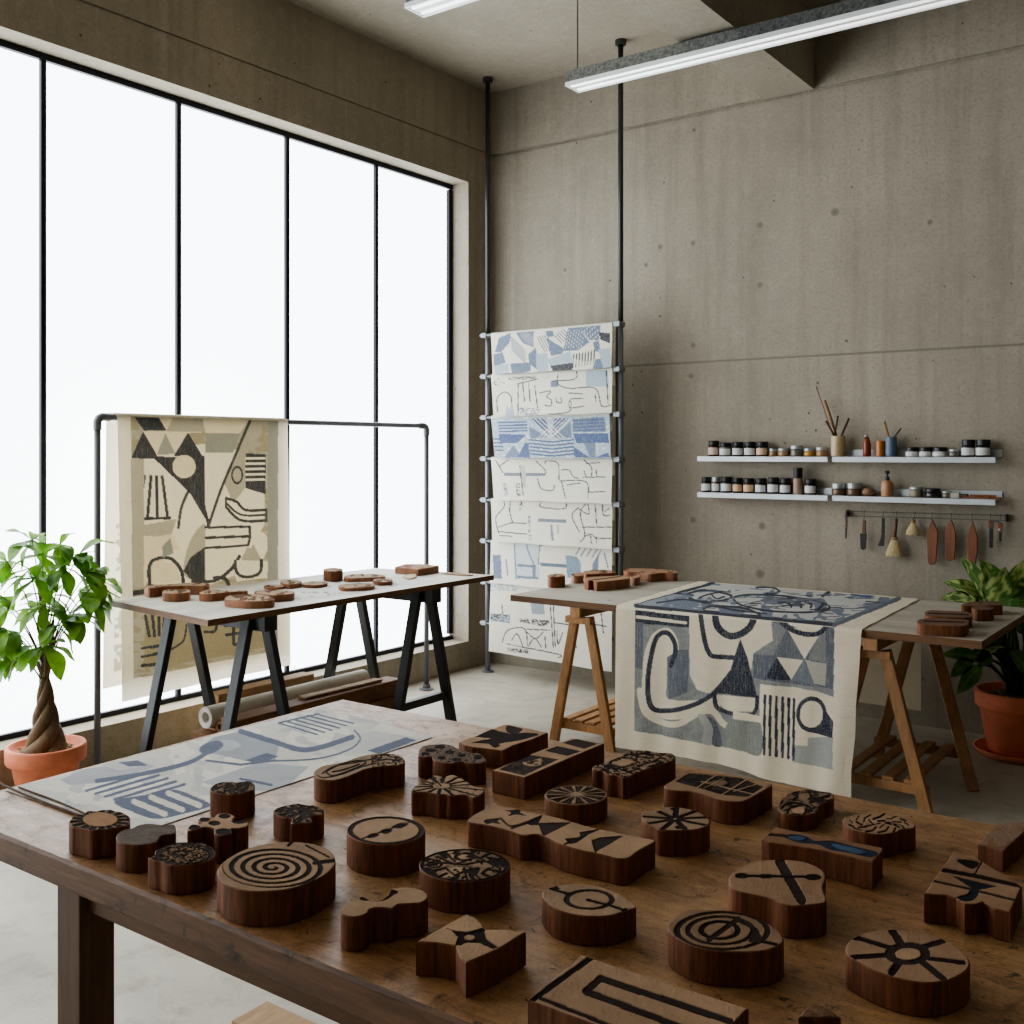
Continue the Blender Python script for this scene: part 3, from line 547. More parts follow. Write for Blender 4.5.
def hero():
    yf, yb, zt, rr = 4.468, 5.568, T_RIGHT+.003, .012
    prof = [(yb+rr*.9, z) for z in np.linspace(.18, zt-rr, 30)]
    prof += [(yb+rr*.9-rr*(1-math.cos(t)), zt-rr+rr*math.sin(t)) for t in np.linspace(.3, PI/2, 5)]; n1 = len(prof)
    prof += [(y, zt) for y in np.linspace(yb-.015, yf+.015, 150)]; n2 = len(prof)
    prof += [(yf+.003-rr*math.sin(t), zt-rr+rr*math.cos(t)) for t in np.linspace(.3, PI/2, 5)]; n3 = len(prof)
    nh = 250; hz = [(617, 746), (650, 751), (692, 758), (737, 768), (775, 780), (815, 789), (851, 801)]
    hp = [PY(*p, yf-.012) for p in hz]; hx = [p.x for p in hp]; hzz = [max(p.z, .02) for p in hp]
    nu = 320; nv = n3+nh
    U, J = np.meshgrid(np.linspace(0, 1, nu), np.arange(nv)); U, J = U.ravel(), J.ravel()
    pr = np.array(prof); y = np.where(J < n3, pr[np.minimum(J, n3-1), 0], yf-rr); z = np.where(J < n3, pr[np.minimum(J, n3-1), 1], 0)
    fh = np.clip((J-n3+1)/nh, 0, 1); ft = np.clip((J-n1)/(n2-n1), 0, 1)
    xl = -2.705+ft*.094+fh*.012; xr = -1.475+ft*.055+fh*(hx[-1]+1.42)
    x = xl+(xr-xl)*U
    x += fh*.004*np.sin(J*.06)*(U > .97)
    zh = np.interp(x, hx, hzz); z = np.where(J >= n3, (zt-rr)*(1-fh)+zh*fh, z)
    hang_q = (uvz(np.c_[x, y, z])-np.array([590, 560]))/.3418; top_q = (uvz(np.c_[x, y, z])-np.array([610, 575]))/.3125
    rip = (1.1+np.sin(U*21+.6)+.6*np.sin(U*47+fh*2))*.0065*np.minimum(1, fh*1.6)+(.5+.5*np.sin(U*9+1))*.012*fh
    y = y-np.where(J >= n3, rip, 0)
    z = z+np.where((J >= n1) & (J < n2), .0015*(1+np.sin(U*31+y*8)*np.sin(y*23)), 0)
    C = np.tile(np.array(s2l(HC)), (len(U), 1))
    mh = J >= n3-3; C[mh] = paint(hang_q[mh], HC, hops)[0]
    mt = (J >= n1-3) & ~mh; C[mt] = paint(top_q[mt], HC, tops)[0]
    o = mesh('printed_cloth', np.c_[x, y, z], grid_faces(nu, nv), M_CLOTH, loc=(-2.09, 5.0, T_RIGHT), smooth=True, col=C)
    tag(o, 'large cream cloth with navy and grey abstract print draped over the pine-trestle table', 'cloth')
hero()

# ------------------------------------------------------------------ pipe rack and the backlit cloth
M_PIPE = flat('grey_pipe', (104, 105, 108), .4, .3)
A_, B_ = Vector((-4.45, 2.84, 0)), Vector((-4.355, 5.075, 0)); RZ = 1.664
pr_ = empty('garment_rack', (A_+B_)/2, 'grey pipe rail on two posts standing along the frosted window', 'rack')
for p in (A_, B_):
    po_ = MB().tube([p+Vector((0, 0, .012)), p+Vector((0, 0, RZ-.03))], .0155, 14).out('post', M_PIPE, pr_, smooth=True)
    MB().lathe(p, [(.045, .001), (.045, .008), (.024, .012), (.024, .035), (.0158, .036)], 18).out('base_flange', M_PIPE, po_)
dd = (B_-A_).normalized(); Z_ = Vector((0, 0, 1))
MB().tube([A_+dd*.03+Z_*RZ, B_-dd*.03+Z_*RZ], .0145, 14).out('rail', M_PIPE, pr_, smooth=True)
for p, d in ((A_, dd), (B_, -dd)):
    MB().tube([p+Z_*(RZ-.06), p+Z_*(RZ-.022), p+d*.008+Z_*(RZ-.007), p+d*.022+Z_*RZ, p+d*.06+Z_*RZ], .0195, 14).out('elbow', M_PIPE, pr_, smooth=True)
LC = (240, 232, 214); TA = (178, 172, 158); CH = (66, 68, 76); GG = (152, 153, 147); C2 = (230, 217, 193)
lq = [(118, 45), (668, 60), (678, 848), (132, 968)]
lops = [fill([(162, 40), (632, 50), (632, 800), (170, 893)], TA), spots(34, .55, (165, 155, 132), 6, True, [(162, 45), (632, 60), (632, 800), (170, 893)]),
 fill([(205, 187), (300, 150), (400, 140), (530, 165), (595, 200), (590, 330), (590, 400), (500, 560), (420, 590), (240, 600), (205, 500)], LC), fill([(205, 400), (310, 380), (290, 440), (205, 435)], TA), fill([(205, 440), (300, 430), (320, 480), (260, 480), (270, 505), (205, 600)], C2),
 fill([(163, 40), (245, 45), (277, 98), (205, 98)], CH), fill([(245, 42), (302, 46), (277, 98)], C2), fill([(277, 98), (302, 46), (382, 50), (400, 102)], TA), fill([(163, 187), (202, 100), (252, 187)], CH), fill([(202, 99), (275, 99), (310, 172), (250, 182)], C2), fill([(245, 175), (273, 106), (305, 172)], GG),
 fill([(275, 99), (400, 103), (345, 106), (305, 172)], C2), fill([(300, 179), (345, 104), (392, 179)], CH), fill([(390, 55), (545, 60), (510, 106), (402, 106)], C2), fill([(402, 107), (512, 107), (490, 168), (402, 168)], GG), fill([(545, 60), (585, 62), (580, 110), (540, 170), (500, 170)], TA),
 fill([(500, 172), (530, 172), (530, 280), (490, 330), (460, 260)], TA), fill([(236, 180), (300, 182), (399, 178), (402, 382), (345, 286)], CH), fill([(405, 170), (490, 170), (450, 290), (410, 395)], LC), disc(333, 213, 37, 37, C2), 
 curve([(236, 180), (345, 286), (395, 345), (411, 402)], 9, CH), curve([(547, 60), (500, 170), (450, 290), (411, 402)], 9, CH), curve([(347, 290), (324, 345), (315, 408)], 9, CH)]
lops += [line(p, 10, CH) for p in ([(207, 245), (180, 382)], [(227, 245), (216, 380)], [(245, 245), (246, 378)], [(263, 245), (281, 378)], [(172, 382), (288, 377)])]
lops += [fill([(530, 172), (594, 172), (594, 302), (530, 282)], CH)]+[line([(532, y), (590, y)], 7, LC) for y in (187, 204, 221, 238, 255)]+[ring(503, 240, 19, 30, .28, CH)]
lops += [curve([(468, 315), (500, 325), (530, 352), (596, 352)], 9, CH), curve([(468, 343), (515, 385), (596, 385)], 9, CH), curve([(468, 330), (515, 367), (596, 368)], 7, CH), line([(468, 312), (468, 345)], 7, CH), line([(596, 350), (596, 388)], 7, CH),
 blob([(330, 548), (345, 470), (375, 415), (402, 402), (402, 490), (402, 575), (355, 575)], TA), fill([(330, 548), (352, 505), (400, 470), (400, 584), (358, 577)], CH), fill([(402, 405), (540, 405), (545, 465), (402, 475)], LC), line([(402, 408), (543, 405), (545, 440), (538, 465), (402, 474)], 8, CH), line([(402, 441), (540, 436)], 9, CH),
 fill([(402, 480), (535, 475), (505, 530), (402, 580)], LC), curve([(360, 580), (430, 578), (480, 545), (510, 500)], 11, CH), curve([(430, 570), (465, 572), (480, 605)], 12, CH), fill([(535, 470), (560, 480), (545, 515), (515, 512)], TA), blob([(556, 455), (580, 422), (604, 450), (598, 480), (583, 510), (566, 482)], LC),
 fill([(490, 512), (600, 515), (600, 570), (500, 580)], LC), curve([(497, 515), (500, 548), (520, 565), (560, 562), (578, 545), (580, 513)], 10, CH), fill([(222, 520), (310, 520), (320, 580), (222, 590)], C2), curve([(223, 592), (222, 535), (240, 510), (290, 507), (322, 542), (330, 582)], 11, CH), fill([(262, 470), (290, 440), (300, 490), (265, 505)], GG),
 fill([(165, 195), (205, 192), (205, 600), (170, 605)], TA), fill([(600, 60), (634, 60), (634, 800), (600, 795)], GG), fill([(210, 690), (400, 660), (600, 650), (600, 790), (400, 830), (205, 860)], (160, 150, 128)), fill([(168, 610), (205, 606), (205, 622), (168, 625)], CH)]
lops += [line(p, 10, CH) for p in ([(210, 690), (222, 755)], [(232, 690), (238, 755)], [(252, 690), (252, 752)], [(270, 690), (266, 750)], [(200, 795), (282, 780)], [(200, 822), (278, 806)], [(200, 850), (270, 843)], [(465, 722), (542, 715)], [(470, 752), (542, 742)], [(490, 712), (492, 782), (520, 778)])]+[curve([(400, 742), (432, 738), (440, 700)], 9, CH), curve([(290, 800), (330, 770), (340, 720)], 6, CH)]
def left_cloth():
    ox = .028
    def fp(px, py, x): return PXp(px, py, x)
    xr = lambda y: A_.x+(y-A_.y)/(B_.y-A_.y)*(B_.x-A_.x)
    TLp, TRp = fp(118, 415, -4.42), fp(289, 418, -4.37)
    BLp, BRp = fp(122, 702, -4.405), fp(291, 665, -4.36)
    nu, nf, na, nb = 230, 330, 9, 120
    nv = nf+na+nb; U, J = np.meshgrid(np.linspace(0, 1, nu), np.arange(nv)); U, J = U.ravel(), J.ravel()
    r = .0215; f = np.clip((J-na-nb+1)/nf, 0, 1); b = np.clip((nb-J)/nb, 0, 1); th = np.clip((J-nb)/(na-1), 0, 1)*PI
    y = (TLp.y+(TRp.y-TLp.y)*U)*(1-f)+(BLp.y+(BRp.y-BLp.y)*U)*f-.03*np.where(J < nb, 1, 1-np.clip((J-nb)/na, 0, 1))*(1-U)-.01*b*(1-U)
    zb = BLp.z+(BRp.z-BLp.z)*U; zbk = PXp(104, 690, -4.46).z+.02*U
    z = np.where(J >= nb+na, (RZ)*(1-f)+zb*f, np.where(J >= nb, RZ+r*np.sin(th), RZ*(1-b)+zbk*b))
    base = A_.x+(y-A_.y)/(B_.y-A_.y)*(B_.x-A_.x)
    side = np.where(J >= nb+na, 1., np.where(J >= nb, -np.cos(th), -1.))
    x = base+side*r+np.where(J >= nb+na, (.004+.008*(1+np.sin(U*8+1)))*np.minimum(f*1.5, 1), 0)-np.where(J < nb, .012*b*(1+np.sin(U*6)), 0)
    lin_q = (uvz(np.c_[x, y, z])-np.array([80, 400]))/.3125
    x += .0025*np.sin(U*40)*f
    C = np.tile(np.array(s2l((222, 212, 186))), (len(U), 1))
    m = J >= nb+na-1; C[m] = paint(lin_q[m], LC, lops)[0]
    mb_ = (J < nb); Q = np.c_[U*500, b*800]; k = spots(20, .5, (150, 142, 122), 9, True, [(28, 300), (46, 300), (46, 760), (28, 760)])[0](Q) & mb_; C[k] = s2l((160, 152, 132))
    o = mesh('printed_cloth', np.c_[x, y, z], grid_faces(nu, nv), M_LINEN, loc=(A_.x, 3.6, RZ), smooth=True, col=C)
    tag(o, 'beige cloth with charcoal and taupe abstract print hanging over the pipe rail at the window', 'cloth')
left_cloth()
# ------------------------------------------------------------------ carved wooden printing blocks
M_BLOCK = wood('block_side_wood', (140, 91, 62), .38, (12, 12, 1.0), .68, 10); M_BLOCK.node_tree.nodes['Principled BSDF'].inputs['Specular IOR Level'].default_value = .25
M_BLOCKP = wood('light_block_side_wood', (158, 104, 68), .5, (9, 9, 1.2), .55, 10)
M_FACE = wood('block_face', None, .84, (1, 1, 1), .85, 26, attr='Col'); M_FACE.node_tree.nodes['Principled BSDF'].inputs['Specular IOR Level'].default_value = .06
TAN, DARK, GRY, SOOT = (184, 152, 122), (48, 39, 36), (104, 88, 76), (66, 55, 50)
def ortho(c):   # crop = (x0, y0, scale): drawing coordinates -> photo coordinates
    return lambda p: (c[0]+p[0]*c[2], c[1]+p[1]*c[2])
def dense(pts, step):
    P = np.array(pts, float); out = []
    for i in range(len(P)):
        a, b = P[i], P[(i+1) % len(P)]; n = max(1, int(round(np.hypot(*(b-a))/step))); out += [a+(b-a)*k/n for k in range(n)]
    return np.array(out)
def block(crop, outline, front, ops, label, cat_='printing block', group=None, smooth=True, zt=T_NEAR, base=TAN, cut=.0012, mat=None, h=None, res=None, ragged=0., face=True, shrink=0.):
    pf = ortho(crop); fx, fy, fb = front
    top0 = np.array(cat(outline, True, 5) if smooth else outline, float)
    bp = PZ(*pf((fx, fb)), zt); d = depth(bp)
    if h is None: h = (fb-fy)*crop[2]*d/F
    zc = zt+.0008+h
    W = np.array([PZ(*pf(p), zc)[:2] for p in top0])
    # keep a clean, anticlockwise outline
    if ((W[:, 0]*np.roll(W[:, 1], -1)-np.roll(W[:, 0], -1)*W[:, 1]).sum()) < 0: W = W[::-1]
    c = W.mean(0)
    if shrink: W = c+(W-c)*(1-shrink)
    size = max(np.ptp(W[:, 0]), np.ptp(W[:, 1])); res = res or max(.0013, d*.95/F)
    O = dense(W, res*1.8)
    if ragged: O = O+np.random.default_rng(len(label)).normal(0, ragged, O.shape)
    n = len(O); t = np.roll(O, -1, 0)-np.roll(O, 1, 0); nr = np.c_[t[:, 1], -t[:, 0]]; nr /= np.maximum(np.linalg.norm(nr, axis=1), 1e-9)[:, None]
    bv = .0016; I = O-nr*bv
    zb = zt+.0008
    rings_ = [(O-nr*.001, zb), (O, zb+.0015), (O, zc-bv), (I, zc-.0002)]
    v = np.vstack([np.c_[r, np.full(n, z)] for r, z in rings_])
    f = [(k*n+i, k*n+(i+1) % n, (k+1)*n+(i+1) % n, (k+1)*n+i) for k in range(3) for i in range(n)]+[tuple(range(n))[::-1]]
    o = mesh('printing_block', v, f, mat or M_BLOCK, loc=(c[0], c[1], zb))
    tag(o, label, cat_, group)
    # carved face: constrained triangulation of grid points inside the outline
    x0, y0 = I.min(0); x1, y1 = I.max(0); s = res
    gx, gy = np.meshgrid(np.arange(x0+s, x1, s), np.arange(y0+s, y1, s*.87)); gx[1::2] += s/2
    G = np.c_[gx.ravel(), gy.ravel()]; G = G[in_poly(G, I-nr*s*.6)]
    pts = np.vstack([I, G])
    vs, es, fs, *_ = geometry.delaunay_2d_cdt([Vector(p) for p in pts], [(i, (i+1) % n) for i in range(n)], [], 1, 1e-6)
    XY = np.array([p[:] for p in vs]); W3 = np.c_[XY, np.full(len(XY), zc)]
    Q = (uvz(W3)-np.array(crop[:2]))/crop[2]
    C, D = paint(Q, base, ops)
    edge = np.array([False]*len(XY)); dz = -cut*D+.0004*vnoise(Q, 7, 3)
    W3[:, 2] = zc-.0002+np.where(np.arange(len(XY)) < n, 0, dz)
    mesh('carved_face', W3, fs, M_FACE, parent=o, col=C)
    return o
A = (60, 770, 280/1024); B = (310, 715, 210/1024); Cc_ = (450, 715, 240/1024); Dd = (330, 805, 320/1024); Ee = (640, 760, 290/1024); Gg = (510, 840, 350/1024); Kk = (784, 810, 240/1024)
G1 = None
block(A, [(32, 190), (45, 172), (60, 166), (90, 158), (100, 148), (130, 150), (150, 146), (185, 144), (205, 150), (225, 153), (240, 160), (256, 172), (254, 196), (235, 206), (215, 208), (180, 216), (150, 216), (120, 222), (85, 214), (60, 208), (42, 204)], (120, 222, 328),
      [rays(145, 182, 112, 40, 17, .1, DARK, .55, 9), spots(9, .68, DARK, 2, True), disc(147, 180, 64, 26, (166, 130, 98), False)], 'block with sunflower-like petals, at the left corner of the bench', base=(148, 121, 98))
block(A, [(205, 252), (212, 230), (235, 218), (262, 212), (290, 200), (330, 195), (375, 200), (415, 198), (424, 212), (418, 232), (370, 240), (352, 262), (310, 272), (270, 274), (225, 268)], (270, 274, 378), [spots(26, .52, (104, 92, 84), 4, False), spots(5, .6, (120, 108, 98), 6, False)], 'plain grey-faced wavy block between the sunflower block and the rough round block', base=(113, 101, 93))
block(A, [(322, 320), (345, 308), (350, 292), (380, 276), (430, 264), (500, 264), (540, 272), (565, 292), (567, 310), (550, 328), (510, 340), (440, 349), (395, 346), (370, 335), (345, 330)], (440, 349, 458),
      [spots(10, .58, DARK, 1), ring(455, 305, 105, 40, .1, SOOT), disc(455, 305, 74, 26, (140, 112, 88), False), spots(8, .56, SOOT, 8), ring(440, 305, 30, 12, .4, DARK)], 'rough round block with a crusty ring, nearest the front edge of the bench', base=(119, 99, 82))
block(A, [(467, 212), (478, 200), (505, 197), (518, 192), (506, 182), (520, 172), (560, 173), (575, 160), (610, 157), (640, 168), (632, 182), (668, 180), (687, 190), (685, 204), (655, 212), (626, 214), (628, 230), (590, 239), (566, 232), (562, 214), (530, 208), (505, 216), (480, 222), (467, 222)], (590, 239, 345),
      [disc(492, 210, 22, 11, DARK), disc(528, 180, 22, 9, DARK), disc(602, 168, 22, 9, DARK), disc(656, 187, 28, 9, DARK), disc(598, 225, 30, 12, DARK), disc(565, 194, 22, 9, DARK)], 'clover-shaped block with six dark round holes behind the spiral block', cut=.001)
block(A, [(550, 75), (556, 58), (580, 46), (612, 42), (650, 44), (688, 40), (711, 50), (710, 72), (690, 78), (665, 86), (630, 91), (580, 86)], (630, 91, 185), [spots(12, .5, DARK, 5), spots(7, .58, SOOT, 2), curve([(570, 70), (610, 55), (660, 60), (690, 55)], 5, DARK)], 'small round block with pitted face standing at the edge of the printed paper', base=(136, 111, 89))
block(A, [(783, 158), (785, 142), (815, 132), (835, 128), (870, 121), (900, 127), (935, 130), (963, 144), (962, 160), (935, 166), (918, 172), (922, 190), (885, 195), (845, 196), (848, 178), (815, 172)], (885, 196, 285), [spots(11, .5, DARK, 9), line([(880, 195), (880, 165)], 5, DARK), line([(850, 190), (880, 170), (918, 188)], 5, DARK), rays(872, 150, 90, 28, 10, .12, SOOT, .2, .95)], 'small clover block with crumbly face and one notched lobe, behind the spiral block', base=(148, 123, 100))
def spiral(cx, cy, rx, ry, pitch, duty, rmax, c):
    def f(Q):
        u, v = (Q[:, 0]-cx)/rx, (Q[:, 1]-cy)/ry; r = np.hypot(u, v); a = np.arctan2(v, u)/(2*PI)
        return (((r/pitch-a) % 1) < duty) & (r < rmax) & (r > .03)
    return (f, c, True)
block(A, [(575, 378), (585, 348), (620, 318), (680, 288), (760, 268), (850, 262), (930, 270), (985, 292), (1007, 325), (1000, 355), (960, 388), (900, 416), (830, 436), (740, 444), (660, 438), (600, 415)], (740, 444, 574),
      [spiral(780, 356, 200, 80, .205, .44, .93, DARK), line([(930, 340), (1008, 330)], 13, DARK), line([(835, 276), (850, 262)], 9, DARK), line([(900, 275), (985, 318)], 6, DARK)], 'large round block carved with a spiral', base=(175, 145, 117))
block(B, [(20, 290), (24, 270), (60, 248), (110, 238), (170, 226), (240, 202), (320, 188), (400, 188), (448, 202), (463, 222), (450, 240), (400, 248), (330, 252), (270, 264), (220, 285), (165, 306), (110, 318), (60, 314), (30, 305)], (110, 318, 432),
      [curve([(60, 285), (120, 250), (220, 232), (300, 215)], 5, SOOT), curve([(40, 295), (70, 305), (150, 290), (260, 250), (320, 235)], 6, SOOT), curve([(80, 280), (110, 295), (180, 275), (270, 235), (240, 222), (150, 240), (80, 275)], 6, DARK), curve([(110, 276), (160, 268), (240, 240)], 7, DARK), spots(12, .52, SOOT, 7, True, [(300, 188), (463, 190), (463, 250), (300, 252)]), curve([(300, 240), (320, 200), (380, 195)], 5, DARK), curve([(320, 225), (380, 215), (440, 225)], 6, DARK)], 'foot-shaped block with long looping grooves at the right end of the printed paper', base=(166, 141, 116))
block(B, [(528, 185), (535, 162), (560, 148), (600, 143), (650, 140), (690, 148), (718, 160), (750, 172), (790, 184), (830, 188), (857, 214), (850, 230), (810, 236), (770, 234), (740, 226), (690, 235), (640, 230), (605, 218), (592, 202), (560, 204), (530, 198)], (545, 203, 308),
      [disc(635, 155, 24, 9, DARK), disc(680, 181, 22, 9, DARK), disc(590, 172, 26, 9, DARK), disc(642, 208, 20, 8, DARK), disc(715, 217, 24, 9, DARK), disc(740, 196, 20, 8, DARK), disc(820, 205, 20, 12, DARK), disc(565, 188, 20, 7, DARK), spots(9, .68, SOOT, 3)], 'dark lumpy block with pitted holes behind the fan block', base=(132, 113, 100), cut=.001)
block(B, [(497, 374), (505, 350), (530, 338), (560, 326), (600, 294), (650, 300), (690, 291), (724, 299), (770, 326), (800, 346), (842, 354), (849, 376), (800, 402), (760, 388), (690, 393), (655, 386), (630, 388), (600, 382), (555, 374)], (690, 393, 510), [rays(640, 345, 200, 60, 14, .045, DARK, .22, 9, .3), spots(14, .74, SOOT, 4), line([(640, 345), (600, 300)], 6, DARK)], 'block fanned like a scallop shell, left of the star block cluster', base=(170, 143, 118))
block(Cc_, [(38, 116), (60, 104), (110, 90), (170, 62), (236, 38), (330, 55), (418, 75), (350, 104), (275, 128), (225, 152), (150, 142), (95, 136), (60, 128)], (200, 150, 230), [blob([(105, 92), (165, 60), (215, 70), (250, 80), (200, 98), (140, 92)], DARK), blob([(245, 45), (300, 55), (310, 62), (280, 82), (245, 72)], SOOT), blob([(205, 100), (260, 85), (320, 75), (380, 82), (320, 102), (270, 112), (215, 118)], DARK), fill([(90, 118), (150, 104), (200, 112), (215, 132), (190, 140), (165, 122)], DARK), fill([(150, 108), (240, 80), (320, 76), (260, 112), (200, 124)], DARK), line([(225, 150), (275, 128)], 3, SOOT), line([(110, 90), (210, 100)], 5, DARK)], 'wide block with a dark jagged star, farthest back at the bench edge', smooth=False)
block(Cc_, [(180, 236), (350, 164), (520, 98), (590, 110), (658, 121), (490, 192), (318, 266), (250, 251)], (318, 266, 362), [fill([(210, 232), (330, 168), (465, 188), (315, 258)], SOOT), blob([(308, 202), (345, 195), (392, 184), (388, 212), (340, 218)], TAN, False), disc(290, 222, 20, 8, DARK), fill([(405, 152), (460, 132), (560, 154), (500, 174)], SOOT), fill([(480, 118), (540, 101), (632, 122), (572, 144)], SOOT), spots(14, .6, (84, 72, 64), 3, True, [(210, 232), (330, 168), (465, 188), (315, 258)])], 'long rectangular block with three dark inset panels', smooth=False)
block(Cc_, [(607, 232), (614, 216), (650, 205), (680, 195), (735, 172), (770, 152), (830, 150), (890, 160), (945, 163), (962, 180), (945, 196), (900, 211), (850, 226), (800, 246), (745, 268), (715, 258), (685, 256), (665, 250), (650, 238), (625, 238)], (740, 268, 360), [spots(11, .53, DARK, 12), fill([(690, 205), (740, 185), (790, 200), (735, 218)], TAN, False), curve([(680, 205), (740, 180), (800, 198), (740, 222)], 6, DARK, closed=True), curve([(760, 170), (830, 165), (900, 175), (860, 200), (800, 215)], 6, DARK), curve([(650, 235), (700, 225), (760, 240), (800, 230)], 6, DARK), curve([(780, 160), (800, 175), (850, 185)], 5, DARK)], 'long block with florid scrollwork, nearest the hanging navy print', base=(158, 131, 106))
block(Cc_, ell(538, 341, 134, 42, 24), (538, 383, 474), [disc(538, 341, 126, 38, SOOT), rays(540, 338, 133, 42, 13, .045, (168, 138, 110), .06, .95, .5, False), rays(540, 338, 133, 42, 39, .012, (110, 92, 78), .2, .95, 0, False), disc(540, 335, 14, 6, TAN, False)], 'round block with dark flower petals behind the long wavy block', base=(162, 137, 114))
block(Dd, ell(179, 81, 126, 46, 26), (179, 127, 231), [ring(179, 81, 124, 45, .15, SOOT), line([(90, 112), (262, 52)], 3, DARK), blob([(115, 103), (140, 90), (158, 95), (138, 104)], DARK), blob([(160, 85), (180, 76), (200, 80), (180, 92)], DARK), blob([(198, 70), (225, 58), (250, 62), (225, 74)], DARK)], 'round block with a dark rim and a thin chain of diamonds', base=(176, 147, 120))
block(Dd, ell(431, 192, 146, 53, 26), (431, 245, 349), [ring(431, 192, 144, 52, .09, DARK), blob([(375, 150), (440, 155), (450, 178), (400, 180)], TAN, False), blob([(440, 185), (500, 172), (560, 185), (520, 195), (470, 196)], (158, 130, 104), False), blob([(320, 170), (350, 160), (385, 178), (350, 200), (330, 190)], (158, 130, 104), False), blob([(350, 225), (395, 200), (430, 205), (410, 230)], TAN, False), blob([(440, 225), (480, 208), (520, 215), (490, 235)], (150, 122, 98), False), spots(12, .7, DARK, 5), blob([(300, 200), (330, 205), (345, 225), (325, 222)], DARK), blob([(450, 205), (480, 200), (470, 222), (445, 225)], DARK), blob([(500, 165), (540, 172), (555, 190), (520, 180)], DARK), blob([(350, 158), (375, 150), (372, 172)], DARK), ring(430, 165, 34, 13, .4, DARK), curve([(310, 190), (370, 185), (430, 190), (500, 180), (565, 200)], 6, DARK), line([(310, 220), (370, 200), (400, 225), (450, 205), (480, 235)], 6, DARK), line([(345, 165), (400, 190), (470, 165), (540, 200)], 6, DARK), rays(431, 192, 144, 52, 14, .05, DARK, .6, .95), ring(515, 218, 30, 13, .35, DARK), ring(335, 190, 26, 12, .35, DARK), line([(430, 200), (440, 240)], 6, DARK), line([(370, 150), (400, 180)], 6, DARK)], 'dark round block carved with a tangle of stars and eyes', base=(142, 118, 98))
block(Dd, [(34, 342), (45, 320), (70, 305), (102, 292), (130, 303), (160, 304), (182, 290), (195, 270), (225, 262), (270, 264), (302, 275), (314, 293), (292, 311), (250, 315), (218, 317), (198, 330), (165, 327), (130, 331), (118, 346), (85, 357), (52, 354)], (85, 357, 470), [blob([(100, 296), (125, 290), (155, 300), (180, 288), (195, 272), (215, 275), (200, 290), (170, 306), (130, 306)], DARK), disc(203, 278, 16, 7, DARK), disc(115, 298, 20, 8, SOOT)], 'plain bone-shaped block with a dark bite in its back edge', cut=.0015)
block(Dd, [(275, 437), (355, 392), (436, 347), (466, 360), (488, 380), (496, 397), (560, 397), (627, 406), (585, 432), (540, 460), (435, 505), (418, 490), (408, 468), (402, 450), (340, 440)], (435, 505, 620), [fill([(362, 390), (400, 402), (440, 406), (498, 390), (496, 408), (500, 428), (540, 455), (522, 460), (480, 442), (440, 440), (402, 448), (410, 422), (390, 402)], DARK), disc(447, 423, 17, 8, TAN, False), fill([(402, 445), (430, 440), (420, 450)], DARK)], 'angular block with a dark X hub, closest to the front edge of the bench', smooth=False, cut=.0015)
block(Cc_, [(75, 452), (88, 434), (125, 412), (165, 395), (230, 390), (330, 412), (400, 424), (470, 440), (540, 460), (620, 482), (700, 498), (770, 515), (865, 531), (872, 542), (842, 558), (800, 582), (765, 607), (722, 612), (670, 600), (620, 588), (560, 576), (470, 550), (410, 520), (370, 508), (310, 512), (250, 492), (160, 470), (100, 461)], (740, 612, 728), [blob([(150, 448), (185, 442), (218, 440), (203, 452), (216, 464), (182, 460), (155, 464)], SOOT), blob([(236, 406), (270, 406), (304, 400), (300, 414), (328, 430), (285, 424), (248, 430), (262, 416)], SOOT), fill([(318, 458), (396, 424), (388, 442), (378, 458), (384, 468), (345, 470)], DARK), fill([(380, 460), (520, 457), (402, 515)], SOOT), line([(262, 484), (330, 462)], 6, DARK), curve([(218, 440), (250, 470), (280, 472), (330, 455)], 7, SOOT),
   fill([(490, 526), (550, 522), (590, 510), (540, 545), (510, 550)], DARK), fill([(552, 500), (632, 487), (560, 522)], SOOT), fill([(606, 534), (640, 522), (740, 514), (690, 545), (625, 582)], SOOT), line([(608, 534), (622, 584)], 7, DARK), line([(488, 552), (632, 487)], 6, DARK), line([(400, 515), (380, 462)], 6, DARK)], 'longest wavy plank-like block with diamonds and triangles, mid-bench')
block(Dd, [(680, 292), (684, 272), (715, 260), (735, 255), (785, 252), (850, 257), (910, 275), (955, 302), (980, 326), (955, 336), (930, 344), (890, 354), (820, 355), (760, 345), (710, 325)], (820, 355, 452), [ring(830, 302, 82, 33, .22, SOOT), line([(705, 266), (765, 285)], 9, DARK), fill([(703, 268), (725, 258), (738, 268), (715, 274)], DARK), line([(825, 303), (900, 322), (950, 338)], 8, DARK), fill([(818, 302), (835, 298), (838, 308)], DARK), fill([(925, 330), (955, 330), (938, 345)], DARK)], 'almond-shaped block with a ring and a short hand like a clock', base=(178, 149, 122))
block(Gg, [(52, 468), (207, 333), (240, 345), (460, 416), (698, 492), (612, 578), (526, 652), (290, 556)], (0, 0, 0), [line([(62, 470), (240, 342)], 16, DARK), line([(90, 462), (300, 545), (540, 640)], 12, SOOT), line([(645, 530), (266, 404), (222, 442), (540, 562), (600, 560)], 20, SOOT), line([(52, 470), (207, 335)], 3, SOOT)], 'big rectangular block with a dark square-spiral line, at the bottom edge of the picture', smooth=False, h=.062)
